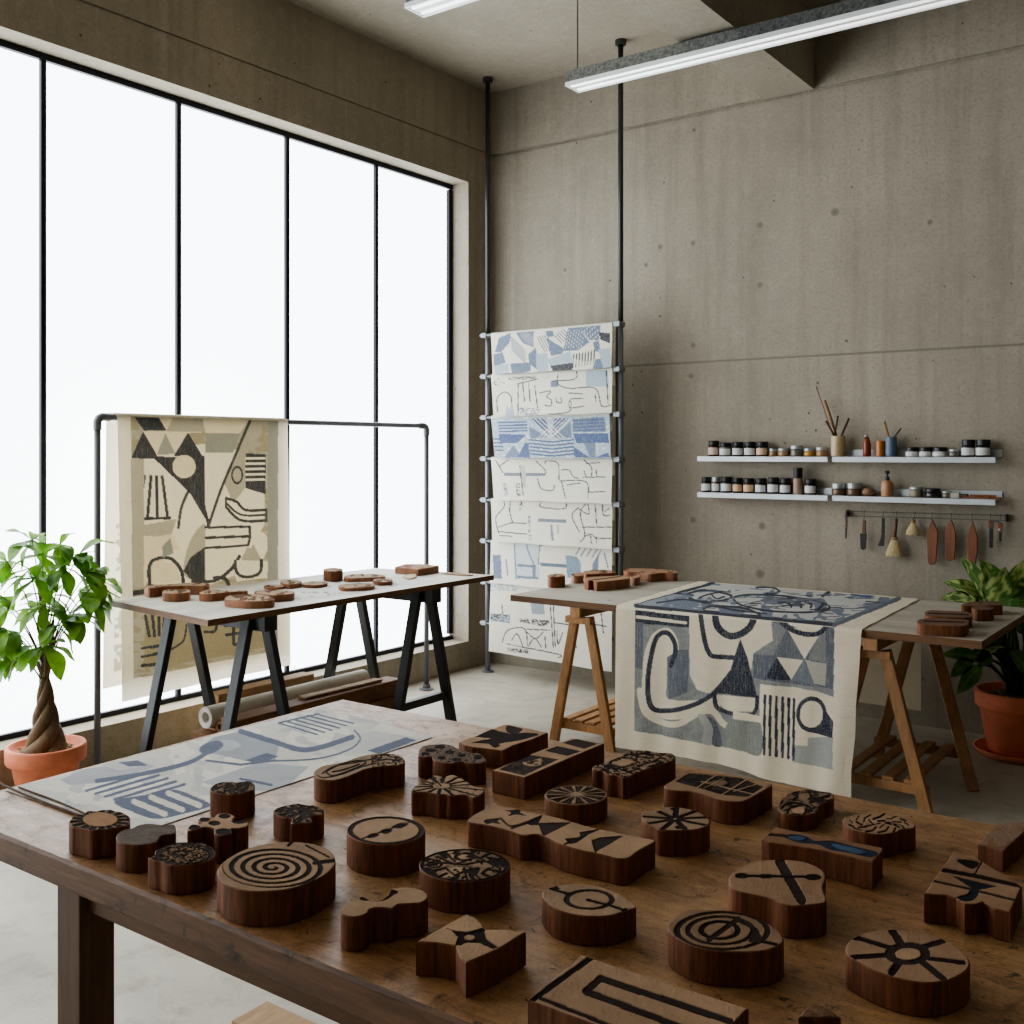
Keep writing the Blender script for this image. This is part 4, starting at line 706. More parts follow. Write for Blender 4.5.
block(Ee, [(85, 90), (110, 74), (170, 45), (260, 48), (350, 60), (430, 75), (467, 86), (440, 106), (405, 126), (370, 143), (330, 146), (280, 140), (230, 124), (175, 110), (130, 108), (95, 102)], (340, 146, 229), [fill([(125, 76), (175, 46), (360, 64), (436, 94), (380, 130), (290, 122), (200, 96)], SOOT), spots(16, .55, DARK, 2, True, [(125, 76), (175, 46), (360, 64), (436, 94), (380, 130), (290, 122), (200, 96)]), line([(200, 98), (270, 52)], 4, TAN, False), line([(290, 122), (380, 66)], 4, TAN, False), line([(215, 75), (400, 120)], 3, TAN, False), blob([(240, 78), (290, 70), (310, 82), (270, 92)], (130, 106, 84), False), line([(225, 100), (300, 60)], 2, TAN, False), line([(330, 110), (410, 85)], 3, TAN, False)], 'wide block with a scratched black panel just below the hem of the navy print', base=(158, 129, 104))
block(Ee, [(5, 202), (10, 184), (35, 178), (62, 180), (80, 168), (110, 165), (150, 168), (205, 182), (243, 208), (240, 230), (200, 244), (130, 248), (72, 246), (45, 234), (15, 218)], (130, 248, 340), [rays(125, 207, 120, 41, 9, .09, DARK, .06, 1.05, .2), disc(145, 237, 22, 7, DARK), disc(120, 172, 14, 5, DARK)], 'round block with nine thin dark spokes and one notched side', base=(168, 141, 116))
block(Ee, [(488, 162), (498, 140), (515, 125), (530, 114), (590, 104), (640, 110), (682, 118), (680, 140), (655, 150), (632, 162), (620, 186), (560, 195), (510, 190), (490, 176)], (560, 195, 252), [spots(18, .52, SOOT, 8), curve([(500, 170), (530, 150), (590, 160), (610, 180)], 8, DARK), curve([(520, 190), (535, 165), (560, 160)], 7, DARK), blob([(540, 172), (575, 165), (580, 185), (545, 186)], TAN, False), curve([(540, 140), (590, 115), (620, 135), (670, 125)], 8, DARK), curve([(600, 150), (640, 140), (670, 145)], 7, DARK), blob([(560, 125), (590, 115), (600, 130), (575, 140)], (160, 130, 104), False)], 'shell-like block with dark swirls under the right corner of the hanging print', base=(139, 115, 95))
r3 = random.Random(3); leaf = []
for r, a in [(.3, 2*PI*k/5) for k in range(5)]+[(.6, .4+2*PI*k/9) for k in range(9)]+[(.87, 2*PI*k/13) for k in range(13)]:
    x, y = 843+r*114*math.cos(a), 224+r*33*math.sin(a); b = a+r3.uniform(.2, 1.3); l = r3.uniform(9, 15)
    leaf.append(line([(x-l*math.cos(b), y-l*.5*math.sin(b)), (x+l*math.cos(b), y+l*.5*math.sin(b))], r3.uniform(4, 7), DARK))
leaf += [curve([(770, 238), (820, 228), (850, 222)], 3, DARK), curve([(850, 215), (890, 222), (930, 232)], 3, DARK)]
block(Ee, [(716, 217), (722, 202), (750, 196), (785, 190), (850, 186), (920, 200), (969, 224), (966, 240), (925, 244), (905, 254), (860, 262), (810, 259), (775, 252), (732, 238)], (840, 262, 345), leaf, 'roundish block scattered with small dark leaf sprigs, in front of the slatted trestle', base=(165, 135, 108))
block(Ee, [(430, 280), (478, 236), (660, 272), (857, 309), (857, 322), (838, 340), (820, 362), (735, 340), (640, 318), (560, 305), (455, 290)], (815, 362, 460), [blob([(505, 268), (550, 262), (590, 270), (620, 285), (680, 285), (760, 305), (838, 325), (815, 343), (740, 328), (670, 316), (630, 298), (560, 291)], (58, 66, 80)), blob([(520, 272), (560, 268), (585, 276), (560, 284)], (84, 104, 132), False), blob([(680, 295), (750, 308), (800, 325), (770, 330), (700, 312)], (84, 104, 132), False), line([(455, 262), (520, 268)], 10, SOOT)], 'narrow brick-like block smeared with blue ink', smooth=False, base=(155, 119, 91), cut=.001)
block(Ee, [(313, 422), (318, 405), (360, 375), (420, 356), (500, 351), (580, 359), (640, 385), (656, 412), (648, 440), (646, 455), (655, 478), (655, 502), (600, 511), (540, 514), (500, 506), (460, 488), (400, 475), (345, 462), (318, 447)], (540, 514, 632), [line([(495, 360), (572, 494)], 34, SOOT), line([(345, 408), (630, 412)], 9, DARK), disc(360, 408, 24, 10, DARK), disc(445, 410, 32, 8, DARK), disc(612, 413, 30, 11, DARK), fill([(646, 448), (656, 445), (656, 480), (646, 470)], DARK)], 'rounded triangular block with a bold crossed X', base=(169, 137, 109))
block(Gg, [(463, 262), (468, 237), (510, 206), (560, 202), (640, 206), (720, 226), (775, 256), (800, 286), (794, 302), (760, 320), (700, 327), (620, 325), (550, 314), (498, 292)], (640, 327, 432), [ring(622, 265, 142, 58, .13, SOOT), ring(617, 264, 104, 44, .16, SOOT), ring(614, 263, 62, 29, .28, DARK), line([(582, 292), (668, 230)], 14, SOOT), curve([(660, 230), (720, 262), (710, 290)], 12, SOOT), fill([(700, 270), (728, 262), (740, 290), (700, 300)], SOOT), line([(735, 295), (780, 305)], 10, DARK)], 'oval block with three concentric rings cut by a slanting bar', base=(161, 131, 104))
block(Kk, [(262, 592), (280, 556), (345, 522), (440, 509), (540, 512), (640, 534), (730, 578), (785, 628), (792, 666), (760, 700), (690, 728), (600, 736), (500, 721), (400, 690), (320, 650), (270, 618)], (600, 736, 885), [line([(530, 610), (300, 540)], 20, DARK), line([(530, 612), (290, 628)], 20, DARK), line([(520, 600), (462, 512)], 34, SOOT), line([(540, 600), (680, 558)], 22, SOOT), line([(560, 625), (768, 650)], 18, DARK), line([(570, 630), (685, 722)], 28, SOOT), line([(500, 640), (462, 690)], 34, DARK), disc(528, 612, 98, 48, SOOT), disc(530, 613, 55, 25, TAN, False), disc(310, 545, 22, 11, DARK), disc(750, 650, 24, 9, DARK)], 'large oval block with a seven-armed sun, at the right front', base=(167, 135, 108))
block(Kk, [(598, 355), (660, 266), (720, 180), (780, 198), (845, 217), (930, 270), (1016, 325), (992, 380), (966, 436), (935, 428), (900, 420), (850, 390), (820, 402), (770, 400), (735, 375), (690, 362), (640, 360)], (966, 436, 568), [line([(665, 252), (840, 285), (1015, 325)], 18, DARK), line([(630, 300), (790, 335), (990, 385)], 11, SOOT), fill([(715, 278), (910, 325), (830, 340), (800, 332)], (52, 52, 56)), blob([(800, 335), (832, 348), (810, 382), (765, 388), (735, 372), (780, 358)], (52, 52, 56)), blob([(738, 215), (790, 212), (836, 225), (800, 250)], DARK), line([(845, 220), (815, 272)], 6, DARK)], 'notched four-sided block with a dark hourglass and stripes, at the right edge', smooth=False, base=(165, 133, 106))
block(Kk, [(828, 145), (865, 100), (905, 56), (1010, 50), (1090, 42), (1060, 66), (1024, 96), (934, 178), (880, 160)], (933, 178, 268), [spots(40, .6, (150, 118, 92), 3, False)], 'plain uncarved block leaving the picture at the right edge', smooth=False, base=(158, 131, 111))
block(Kk, [(62, 884), (85, 852), (115, 825), (165, 832), (205, 855), (242, 884), (200, 884), (140, 886)], (150, 886, 985), [spots(30, .5, (120, 92, 70), 3, False)], 'small dark cut-off block at the bottom edge below the ringed oval block', smooth=False, base=(138, 108, 86), h=.05)

# blocks on the window board and on the right-hand table
L1 = (110, 555, 200/1024); L2 = (290, 555, 210/1024); R1 = (500, 555, 220/1024); R2 = (910, 540, 114/486)
LTK = dict(zt=T_LEFT, mat=M_BLOCKP, res=.004, base=(177, 153, 129), cut=.001); RTK = dict(zt=T_RIGHT, mat=M_BLOCKP, res=.004, base=(167, 135, 108), cut=.001)
sp = lambda s: [spots(22, .58, (110, 84, 64), s)]
block(L1, [(180, 162), (230, 151), (310, 149), (380, 143), (450, 142), (505, 146), (506, 156), (470, 158), (380, 156), (340, 158), (270, 160), (205, 171)], (205, 171, 219), sp(1), 'long clover-ended block at the back left of the window board', **LTK)
block(L1, [(268, 188), (285, 178), (330, 175), (385, 175), (410, 179), (405, 189), (345, 196), (285, 195)], (345, 196, 240), sp(2), 'small oval block in front of the clover-ended block on the window board', **LTK)
block(L1, [(458, 192), (500, 178), (570, 180), (640, 180), (690, 178), (700, 184), (600, 190), (545, 196), (520, 199), (470, 198)], (500, 199, 238), sp(3), 'flat-topped block behind the six-sided block on the window board', **LTK)
block(L1, [(588, 220), (620, 205), (700, 200), (790, 205), (838, 220), (830, 231), (750, 236), (680, 235), (602, 228)], (690, 236, 274), sp(5), 'six-sided block nearest the front corner of the window board', **LTK)
block(L1, [(738, 188), (775, 179), (850, 178), (938, 185), (930, 198), (845, 205), (770, 199)], (845, 205, 240), sp(6), 'rectangular block just behind and right of the six-sided block', **LTK)
block(L1, [(788, 156), (820, 151), (885, 152), (885, 162), (840, 165), (795, 163)], (840, 165, 178), sp(7), 'small dark flat block along the back edge of the window board', **LTK)
block(L1, [(872, 133), (930, 126), (980, 134), (970, 145), (905, 150)], (915, 150, 173), sp(8), 'pointed dark block beside the small flat one on the window board', **LTK)
LT2 = dict(LTK); LT2['mat'] = M_BLOCK
block(L2, [(62, 136), (100, 129), (165, 129), (182, 138), (130, 147), (70, 145)], (120, 147, 162), sp(9), 'low dark block lying on the printed sheet on the window board', **LT2)
block(L2, ell(210, 71, 48, 9, 18), (210, 80, 131), [spots(14, .55, (120, 90, 66), 4)], 'tall round stump of wood on the window board', **LT2)
block(L2, [(266, 103), (300, 94), (380, 92), (458, 97), (455, 107), (380, 110), (300, 113), (270, 111)], (300, 113, 133), sp(10), 'long thin block right of the round stump', **LTK)
block(L2, [(405, 121), (440, 114), (490, 114), (500, 122), (488, 130), (430, 132)], (450, 132, 150), sp(11), 'small dark lump in front of the long thin block on the window board', **LT2)
block(L2, [(236, 148), (260, 142), (300, 139), (380, 135), (413, 142), (400, 153), (320, 160), (255, 160)], (290, 161, 178), sp(12), 'half-round rough block near the front edge of the window board', **LTK)
L3 = dict(LTK); L3['mat'] = wood('bare_lime_wood', (206, 184, 148), .8, (2, 2, 2), .6, 8); L3['base'] = (216, 198, 168)
block(L2, [(545, 104), (575, 94), (612, 92), (612, 106), (580, 113)], (580, 113, 121), [], 'small pale offcut of bare wood on the window board', **L3)
block(L2, [(512, 58), (560, 44), (640, 43), (727, 52), (690, 60), (625, 70), (565, 64)], (625, 70, 102), [spots(34, .5, (150, 110, 84), 3, False)], 'brick-shaped reddish block at the far end of the window board', smooth=False, **LTK)
block(L2, [(738, 88), (760, 82), (830, 87), (895, 96), (870, 99), (800, 95)], (870, 99, 103), [], 'thin flat strip of wood at the far right tip of the window board', smooth=False, **LTK)
block(R1, [(222, 94), (240, 88), (280, 87), (302, 92), (296, 99), (262, 102), (230, 101)], (262, 102, 153), sp(1), 'small squat block alone at the left end of the pine-trestle table', **dict(RTK, mat=M_BLOCK))
block(R1, [(330, 92), (350, 83), (385, 80), (384, 96), (345, 97)], (345, 97, 132), sp(2), 'small cube block half hidden behind the long pair on the pine-trestle table', **RTK)
block(R1, [(388, 78), (430, 69), (490, 69), (536, 75), (528, 84), (470, 86), (400, 88)], (420, 88, 112), sp(3), 'rough dark block at the back of the cluster on the pine-trestle table', **dict(RTK, mat=M_BLOCK))
block(R1, [(392, 112), (410, 103), (480, 99), (560, 97), (600, 103), (594, 110), (520, 119), (450, 124), (430, 116), (410, 119)], (450, 124, 168), [line([(430, 116), (560, 100)], 4, DARK)], 'long grooved block in front of the cluster on the pine-trestle table', **RTK)
block(R1, [(604, 98), (612, 90), (640, 87), (652, 92), (648, 103), (625, 106)], (625, 106, 143), sp(5), 'short block right behind the grooved block on the pine-trestle table', **RTK)
block(R1, [(575, 70), (600, 62), (680, 62), (770, 67), (823, 76), (815, 84), (760, 82), (700, 88), (650, 80), (590, 78)], (700, 88, 126), sp(6), 'wide block with a wavy end beside the upper edge of the navy print', **RTK)
RD = dict(RTK, mat=M_BLOCK, base=(127, 102, 85))
block(R2, [(30, 347), (45, 337), (100, 333), (180, 336), (245, 340), (247, 356), (225, 366), (130, 364), (45, 358)], (130, 366, 413), [line([(60, 345), (230, 350)], 5, DARK)], 'dark rounded block at the right end of the table, front one of the pair', **RD)
block(R2, [(64, 308), (90, 299), (160, 302), (240, 306), (264, 314), (262, 327), (235, 330), (150, 328), (75, 322)], (255, 328, 375), [line([(80, 312), (250, 318)], 5, DARK)], 'dark block at the right end of the table, hidden behind the rounded one', **RD)
block(R2, [(262, 288), (280, 281), (330, 281), (358, 288), (345, 296), (285, 297)], (300, 297, 346), sp(7), 'small cube-like block near the far right corner of the right-hand table', **RD)
block(R2, [(218, 276), (250, 265), (310, 260), (370, 261), (392, 268), (388, 277), (330, 278), (240, 281)], (385, 278, 320), sp(8), 'ragged dark block at the back right corner, beside the broad-leaved plant', **RD)
# ------------------------------------------------------------------ wall shelves, jars and tools
M_ALU = flat('brushed_aluminium', (196, 200, 204), .38, .35, var=.12)
M_BLID = flat('black_jar_lid', (26, 25, 26), .4); M_MLID = flat('metal_jar_lid', (170, 174, 176), .35, .5)
M_LABEL = flat('white_jar_label', (214, 214, 212), .7, var=.15); M_PEACH = flat('peach_jar_label', (208, 176, 146), .7); M_PINK = flat('pink_jar_label', (206, 178, 170), .7)
M_AMBER = flat('amber_glass', (70, 36, 22), .15); M_SMOKE = flat('dark_ink_glass', (42, 38, 36), .15); M_TANP = flat('tan_pigment_glass', (150, 120, 88), .2); M_OCHRE = flat('ochre_pigment_glass', (176, 132, 66), .2)
M_GRYP = flat('grey_pigment_glass', (112, 108, 100), .2); M_BRNP = flat('brown_pigment_glass', (104, 80, 60), .2)
SHY = 5.885
UZ, LZ = PY(760, 456.5, 5.93).z, PY(760, 493.5, 5.93).z
def shelf(xa, xb, z, label):
    t = empty('wall_shelf', ((xa+xb)/2, WALL_Y-.055, z), label, 'shelf', 'aluminium wall shelves')
    MB().box((xa, SHY, z-.005), (xb, WALL_Y-.001, z), .001).box((xa, SHY, z-.03), (xb, SHY+.004, z-.0045), .001).out('ledge', M_ALU, t)
    MB().box((xa+.03, WALL_Y-.006, z+.0005), (xb+.012 if xb > -1.4 else xb-.01, WALL_Y-.001, z+.04), .001).out('back_rail', M_ALU, t)
XA, XM, XN, XB = -2.875, -2.067, -2.04, -1.185
shelf(XA, XM, UZ, 'upper left aluminium wall shelf, row of jars and a cream pot'); shelf(XN, XB, UZ, 'upper right aluminium wall shelf with the blue cup')
shelf(XA, XM, LZ, 'lower left aluminium wall shelf filled with dark jars'); shelf(XN, XB, LZ, 'lower right aluminium wall shelf above the hanging tools')
def jar_geo(px0, px1, ptop, z, s):
    c = (px0+px1)/2; p = PY(c, 470, 5.935); d = depth(p); r = (px1-px0)/2*d/F
    h = PY(c, ptop, 5.935).z-z
    return p.x, r, h
def jar(crop, x0, x1, top, z, kind, label, group='jars on the wall shelves'):
    sx, sy, k = crop; X, r, h = jar_geo(sx+x0*k, sx+x1*k, sy+top*k, z, 1); y = 5.938; zb = z+.0012
    t = empty('jar', (X, y, zb), label, 'jar', group); c = (X, y, zb)
    glass, lid, lab, lf = kind
    hl = h*lf
    bd_ = MB().lathe(c, [(r*.86, 0), (r*.98, .003), (r, .008), (r, (h-hl)*.86), (r*.9, h-hl)], 20).out('body', glass, t, smooth=True)
    if lid: MB().lathe(c, [(r*.92, h-hl+.0004), (r*.97, h-hl+.002), (r*.97, h-.003), (r*.92, h), (r*.3, h+.0004)], 20).out('lid', lid, t)
    if lab:
        n = 16; a = np.linspace(-PI*.92, -PI*.08, n); hb, ht = (h-hl)*.14, (h-hl)*.8
        V = [(X+(r+.0007)*math.cos(q), y+(r+.0007)*math.sin(q), zb+e) for e in (hb, ht) for q in a]
        mesh('jar_label', V, [(i, i+1, n+i+1, n+i) for i in range(n-1)], lab, bd_, smooth=True)
    return t
S1 = (690, 380, .15625); S2 = (840, 410, .16602)
DK = lambda lab, g=None: (g or M_SMOKE, M_BLID, lab, .3); LOW = lambda g: (g, M_MLID, None, .34)
for a in [(116, 186, 390, DK(M_PINK, M_AMBER), 'amber jar with pink label, first on the upper left shelf'), (188, 265, 403, DK(M_LABEL, M_GRYP), 'greyish lidded jar, second on the upper left shelf'), (270, 342, 398, DK(M_LABEL), 'dark jar with white label, third on the upper left shelf'),
          (347, 421, 397, DK(M_LABEL), 'dark jar with white label, fourth on the upper left shelf'), (424, 500, 397, DK(M_PEACH), 'dark jar with peach label, fifth on the upper left shelf'), (505, 558, 440, LOW(M_TANP), 'smallest low jar with metal lid, right of the peach-labelled jar'),
          (562, 638, 438, LOW(M_TANP), 'low tan jar with metal lid, left of the taller grey jar'), (642, 723, 420, LOW(M_GRYP), 'grey-brown jar with wide metal lid, tallest of the low jars'), (727, 802, 438, LOW(M_OCHRE), 'low jar of yellow ochre with metal lid'), (806, 882, 432, LOW(M_TANP), 'low pale jar with metal lid, next to the cream pot')]:
    jar(S1, a[0], a[1], a[2], UZ, a[3], a[4])
for a in [(72, 136, 622, DK(M_LABEL), 'dark jar with low label, first on the lower left shelf'), (139, 192, 622, (M_BRNP, M_MLID, M_LABEL, .3), 'slim jar with a pale lid, second on the lower left shelf'), (197, 270, 620, DK(M_LABEL), 'dark jar with white label, third on the lower left shelf'), (273, 337, 628, DK(M_PEACH), 'dark jar with peach label, fourth on the lower left shelf'),
          (341, 412, 630, DK(M_PEACH, M_AMBER), 'amber jar with peach label, fifth on the lower left shelf'), (417, 488, 630, DK(M_LABEL), 'dark jar with white label, sixth on the lower left shelf'), (496, 570, 624, DK(M_LABEL), 'dark knob-lidded jar, seventh on the lower left shelf'), (575, 648, 630, DK(M_LABEL), 'dark jar with white label, left of the tall shaker'),
          (660, 720, 562, (flat('beige_powder', (160, 138, 118), .6), M_BLID, None, .4), 'tall cylindrical shaker with black top on the lower left shelf'), (735, 807, 635, DK(M_LABEL), 'dark jar with white label, last on the lower left shelf')]:
    jar(S1, a[0], a[1], a[2], LZ, a[3], a[4])
for a in [(397, 472, 225), (477, 555, 225), (560, 645, 225)]:
    jar(S2, *a, UZ, (M_LABEL, M_BLID, None, .45), 'low white jar with black lid, %s the row right of the blue cup' % {397: 'first in', 477: 'middle of', 560: 'last in'}[a[0]])
jar(S2, 655, 722, 238, UZ, (M_GRYP, M_MLID, None, .3), 'low clear jar with greyish contents, left of the two large black-lidded jars')
jar(S2, 734, 812, 180, UZ, (M_SMOKE, M_BLID, M_LABEL, .34), 'large black-lidded jar with wide white label, left one of the pair'); jar(S2, 820, 905, 180, UZ, (M_SMOKE, M_BLID, M_LABEL, .34), 'large black-lidded jar with wide white label, right one of the pair')
jar(S2, -50, 36, 442, LZ, (M_BRNP, M_MLID, None, .45), 'squat jar with broad metal lid, first on the lower right shelf'); jar(S2, 42, 125, 440, LZ, (M_BRNP, M_MLID, None, .45), 'squat jar with broad metal lid, second on the lower right shelf')
jar(S2, 418, 496, 464, LZ, (flat('putty_jar', (134, 122, 104), .5), M_MLID, None, .25), 'putty-coloured jar with pale lid, right of the pump bottle'); jar(S2, 512, 604, 474, LZ, (M_SMOKE, M_BLID, None, .4), 'squat black jar on the lower right shelf'); jar(S2, 612, 672, 490, LZ, (M_GRYP, M_MLID, None, .3), 'low cloudy glass jar beside the squat black jar')
# round pebble-like pots
X, r, h = jar_geo(840+133*.166, 840+215*.166, 410+470*.166, LZ, 1)
o = MB().lathe((X, 5.935, LZ+.0012), [(r*.6, 0), (r*.95, h*.25), (r, h*.5), (r*.8, h*.85), (r*.3, h)], 18).out('pebble_dish', wood('mottled_stone', (150, 116, 86), .4, (3, 3, 3), .6, 14), loc=(X, 5.935, LZ), smooth=True); tag(o, 'mottled brown rounded lump on the lower right shelf', 'stone')
def vessel(crop, x0, x1, top, z, mat, name, label, cat_, prof, inner=True):
    sx, sy, k = crop; X, r, h = jar_geo(sx+x0*k, sx+x1*k, sy+top*k, z, 1)
    o = MB().lathe((X, 5.935, z+.0012), [(a*r, b*h) for a, b in prof], 22).out(name, mat, loc=(X, 5.935, z), smooth=True); tag(o, label, cat_); return X, r, h, o
CUP = [(.85, 0), (.98, .02), (1, .06), (1, .97), (.97, 1), (.88, 1), (.86, .95), (.84, .1), (.1, .08)]
M_CREAMP = flat('cream_stoneware', (190, 168, 132), .35, var=.1); M_BLUEP = flat('blue_grey_enamel', (88, 104, 126), .4); M_ORNG = flat('orange_brown_glaze', (172, 104, 48), .35); M_REDB = flat('red_brown_glass', (128, 58, 32), .25)
X, r, h, _ = vessel(S1, 903, 992, 358, UZ, M_CREAMP, 'brush_pot', 'cream stoneware pot holding brushes on the upper left shelf', 'pot', CUP)
M_BRUSH = flat('brush_handle', (138, 100, 62), .5); M_BRUSHD = flat('dark_brush_handle', (74, 46, 30), .5); M_BRIST = flat('brush_bristle', (120, 98, 66), .9)
def brush(Xp, hh, dx, dy, tip, mat, label, rr=.005, tuft=True):
    b = Vector(tip); cx, cr, zr = Xp[0], Xp[1], Xp[2]   # pot centre, radius, rim height
    o2 = Vector((b.x-cx, b.y-5.935)); o2 = o2.normalized() if o2.length > 1e-4 else Vector((0, 0)); off = Vector((-o2.y, o2.x))*dy*cr*.5
    rim = Vector((cx+o2.x*cr*.5+off.x, 5.935+o2.y*cr*.5+off.y, zr)); a = rim.copy()
    for i in range(60):
        n_ = a-(b-rim).normalized()*.002
        if n_.z < zr-.06 or math.hypot(n_.x-cx, n_.y-5.935) > cr*.68: break
        a = n_
    t = empty('paint_brush', a, label, 'paint brush')
    MB().tube([a, a.lerp(b, .5), a.lerp(b, .9 if tuft else 1)], [rr*.8, rr*1.1, rr], 8).out('handle', mat, t, smooth=True)
    if tuft: MB().tube([a.lerp(b, .902), a.lerp(b, .95), b], [rr*1.1, rr*1.7, rr*.4], 8).out('bristles', M_BRIST, t, smooth=True)
PT = (X, r, UZ+h)
s1p = lambda x, y, Y: PY(690+x*.15625, 380+y*.15625, Y)
brush(PT, h, 0, -1.0, s1p(862, 130, 5.95), M_BRUSH, 'thick pale brush handle leaning left out of the cream pot', .008, False)
brush(PT, h, 0, 1.0, s1p(806, 36, 5.97), M_BRUSH, 'longest thin brush with small tip rising left from the cream pot', .0028)
brush(PT, h, 0, .1, s1p(870, 262, 5.93), M_BRUSHD, 'short dark brush leaning left in the cream pot', .006, False)
brush(PT, h, 0, .9, s1p(947, 230, 5.94), M_BRUSHD, 'upright dark brush in the cream pot', .005, False)
brush(PT, h, 0, -.2, s1p(1018, 245, 5.93), M_BRUSHD, 'dark brush leaning right out of the cream pot', .006, False)
# red-brown bottle, orange tumbler, blue cup with tools
X, r, h = jar_geo(840+138*.166, 840+187*.166, 410+165*.166, UZ, 1); t = empty('bottle', (X, 5.935, UZ+.0012), 'red-brown glass bottle with a bright stopper on the upper right shelf', 'bottle')
MB().lathe((X, 5.935, UZ+.0012), [(r*.9, 0), (r, .006), (r*.98, h*.6), (r*.75, h*.8), (r*.5, h)], 18).out('body', M_REDB, t, smooth=True); MB().lathe((X-r*.1, 5.935, UZ+.0016), [(r*.45, h), (r*.5, h*1.06), (r*.3, h*1.14)], 14).out('stopper', M_MLID, t, smooth=True)
vessel(S2, 217, 270, 187, UZ, M_ORNG, 'tumbler', 'orange-brown tumbler left of the blue cup', 'tumbler', CUP)
X, r, h, _ = vessel(S2, 276, 342, 163, UZ, M_BLUEP, 'tool_cup', 'blue-grey cup holding two tools on the upper right shelf', 'cup', CUP)
s2p = lambda x, y, Y: PY(840+x*.16602, 410+y*.16602, Y)
PT = (X, r, UZ+h)
brush(PT, h, -.03, 0, s2p(268, 70, 5.94), M_BRUSH, 'brown brush handle leaning left in the blue cup', .006, False); brush(PT, h, .04, .02, s2p(368, 110, 5.94), flat('grey_tool', (84, 84, 80), .4, .5), 'thin grey tool leaning right in the blue cup', .004, False)
# pump bottle
X, r, h = jar_geo(840+249*.166, 840+320*.166, 410+425*.166, LZ, 1); t = empty('pump_bottle', (X, 5.935, LZ+.0012), 'tan bottle with a dark pump head on the lower right shelf', 'bottle')
htot = s2p(284, 367, 5.935).z-LZ
MB().lathe((X, 5.935, LZ+.0012), [(r*.92, 0), (r, .005), (r, h*.8), (r*.75, h*.95), (r*.4, h)], 20).out('body', flat('tan_bottle', (176, 132, 98), .4), t, smooth=True)
MB().lathe((X, 5.935, LZ+.0016), [(r*.38, h), (r*.38, h+.02), (r*.16, h+.022), (r*.16, htot*.88), (r*.4, htot*.88), (r*.44, htot*.95), (r*.3, htot)], 14).out('pump_head', flat('dark_pump', (52, 52, 50), .35, .4), t)
# flat brush and leather scraps
a, b = s2p(668, 505, 5.91), s2p(735, 520, 5.91)
t = empty('flat_brush', (b.x, 5.91, LZ), 'white-bristled flat brush lying on the lower right shelf', 'paint brush')
MB().box((a.x, 5.895, LZ+.002), (a.x+.045, 5.935, LZ+.03), .003).out('bristles', flat('white_bristle', (186, 180, 166), .9, var=.3), t); MB().box((a.x+.0455, 5.9, LZ+.004), (a.x+.085, 5.93, LZ+.024), .003).out('handle', M_BRUSHD, t)
M_LEATHER = flat('tan_leather', (150, 88, 50), .6, var=.3)
x0 = s2p(745, 510, 5.91).x
for k, (dx, y, dz, ang) in enumerate([(0, 5.905, .002, .1), (.05, 5.93, .002, -.12), (.03, 5.915, .0125, .25)]):
    m = MB().bar((x0+dx, y, LZ+dz+.005), (x0+dx+.13*math.cos(ang), y+.04*math.sin(ang), LZ+dz+.005), .022, .009, (0, 1, 0), .002)
    tag(m.out('leather_strip', M_LEATHER, loc=(x0+dx+.06, y, LZ+dz)), 'tan leather scrap on the lower shelf, %s of three' % ['front one', 'back one', 'topmost'][k], 'leather strip', 'leather scraps')
# hook rail with hanging tools
M_IRON = flat('dark_iron', (52, 50, 48), .45, .5); M_HOOK = flat('steel_hook', (120, 120, 118), .35, .8)
M_TOOLW = wood('tool_handle_wood', (112, 70, 44), .55, (3, 3, 1), .5, 16); M_PADDLE = wood('paddle_wood', (140, 84, 52), .6, (5, 5, .8), .5, 12)
ra, rb = s2p(40, 610, 5.965), s2p(1000, 636, 5.965)
rail = empty('hook_rail', (ra+rb)/2, 'thin double-wire hook rail under the lower right shelf', 'rail')
for dz in (0, -.026): MB().tube([ra+Vector((0, 0, dz)), rb+Vector((0, 0, dz))], .0022, 6).out('wire', M_HOOK, rail)
for p in (ra, rb): MB().box((p.x-.004, 5.963, p.z-.032), (p.x+.004, WALL_Y-.001, p.z+.006)).out('bracket', M_IRON, rail)
TX = [38, 148, 263, 343, 452, 557, 672, 798, 908, 968]; TZ = [640, 662, 648, 652, 652, 658, 662, 668, 668, 680]
for x, zz in zip(TX, TZ):
    p = s2p(x, 612, 5.965); q = s2p(x, zz, 5.955); rz = ra.z+(rb.z-ra.z)*(p.x-ra.x)/(rb.x-ra.x)
    MB().tube([(p.x, 5.971, rz+.002), (p.x, 5.967, rz+.006), (p.x, 5.962, rz+.004), (p.x, 5.957, rz-.01), (p.x, 5.952, q.z+.004), (p.x, 5.949, q.z-.002), (p.x, 5.946, q.z+.004)], .0018, 6).out('hook', M_HOOK, rail, smooth=True)
def prism_y(pts, y0, y1, bev=.002):
    bm = bmesh.new(); vs = [bm.verts.new((p.x, y0, p.z)) for p in pts]; f = bm.faces.new(vs)
    ex = bmesh.ops.extrude_face_region(bm, geom=[f]); bmesh.ops.translate(bm, verts=[v for v in ex['geom'] if isinstance(v, bmesh.types.BMVert)], vec=(0, y1-y0, 0))
    bmesh.ops.recalc_face_normals(bm, faces=bm.faces[:])
    if bev: bmesh.ops.bevel(bm, geom=bm.edges[:], offset=bev, segments=1, affect='EDGES')
    return MB().bm(bm)
def sh(pts, sm=False): return [s2p(x, y, 5.95) for x, y in (cat(pts, True, 4) if sm else pts)]
def loop(t, p):
    c = [(p.x+.0055*math.sin(2*PI*k/14)*(1 if t else 1), 5.9475, p.z-.004+.0075*math.cos(2*PI*k/14)) for k in range(15)]
    MB().tube(c, .0012, 5).out('hanging_loop', M_HOOK, t)
LOOP = iter(range(10))
def tool(x, y, label, cat_, name):
    t = empty(name, s2p(x, y, 5.95), label, cat_); return t
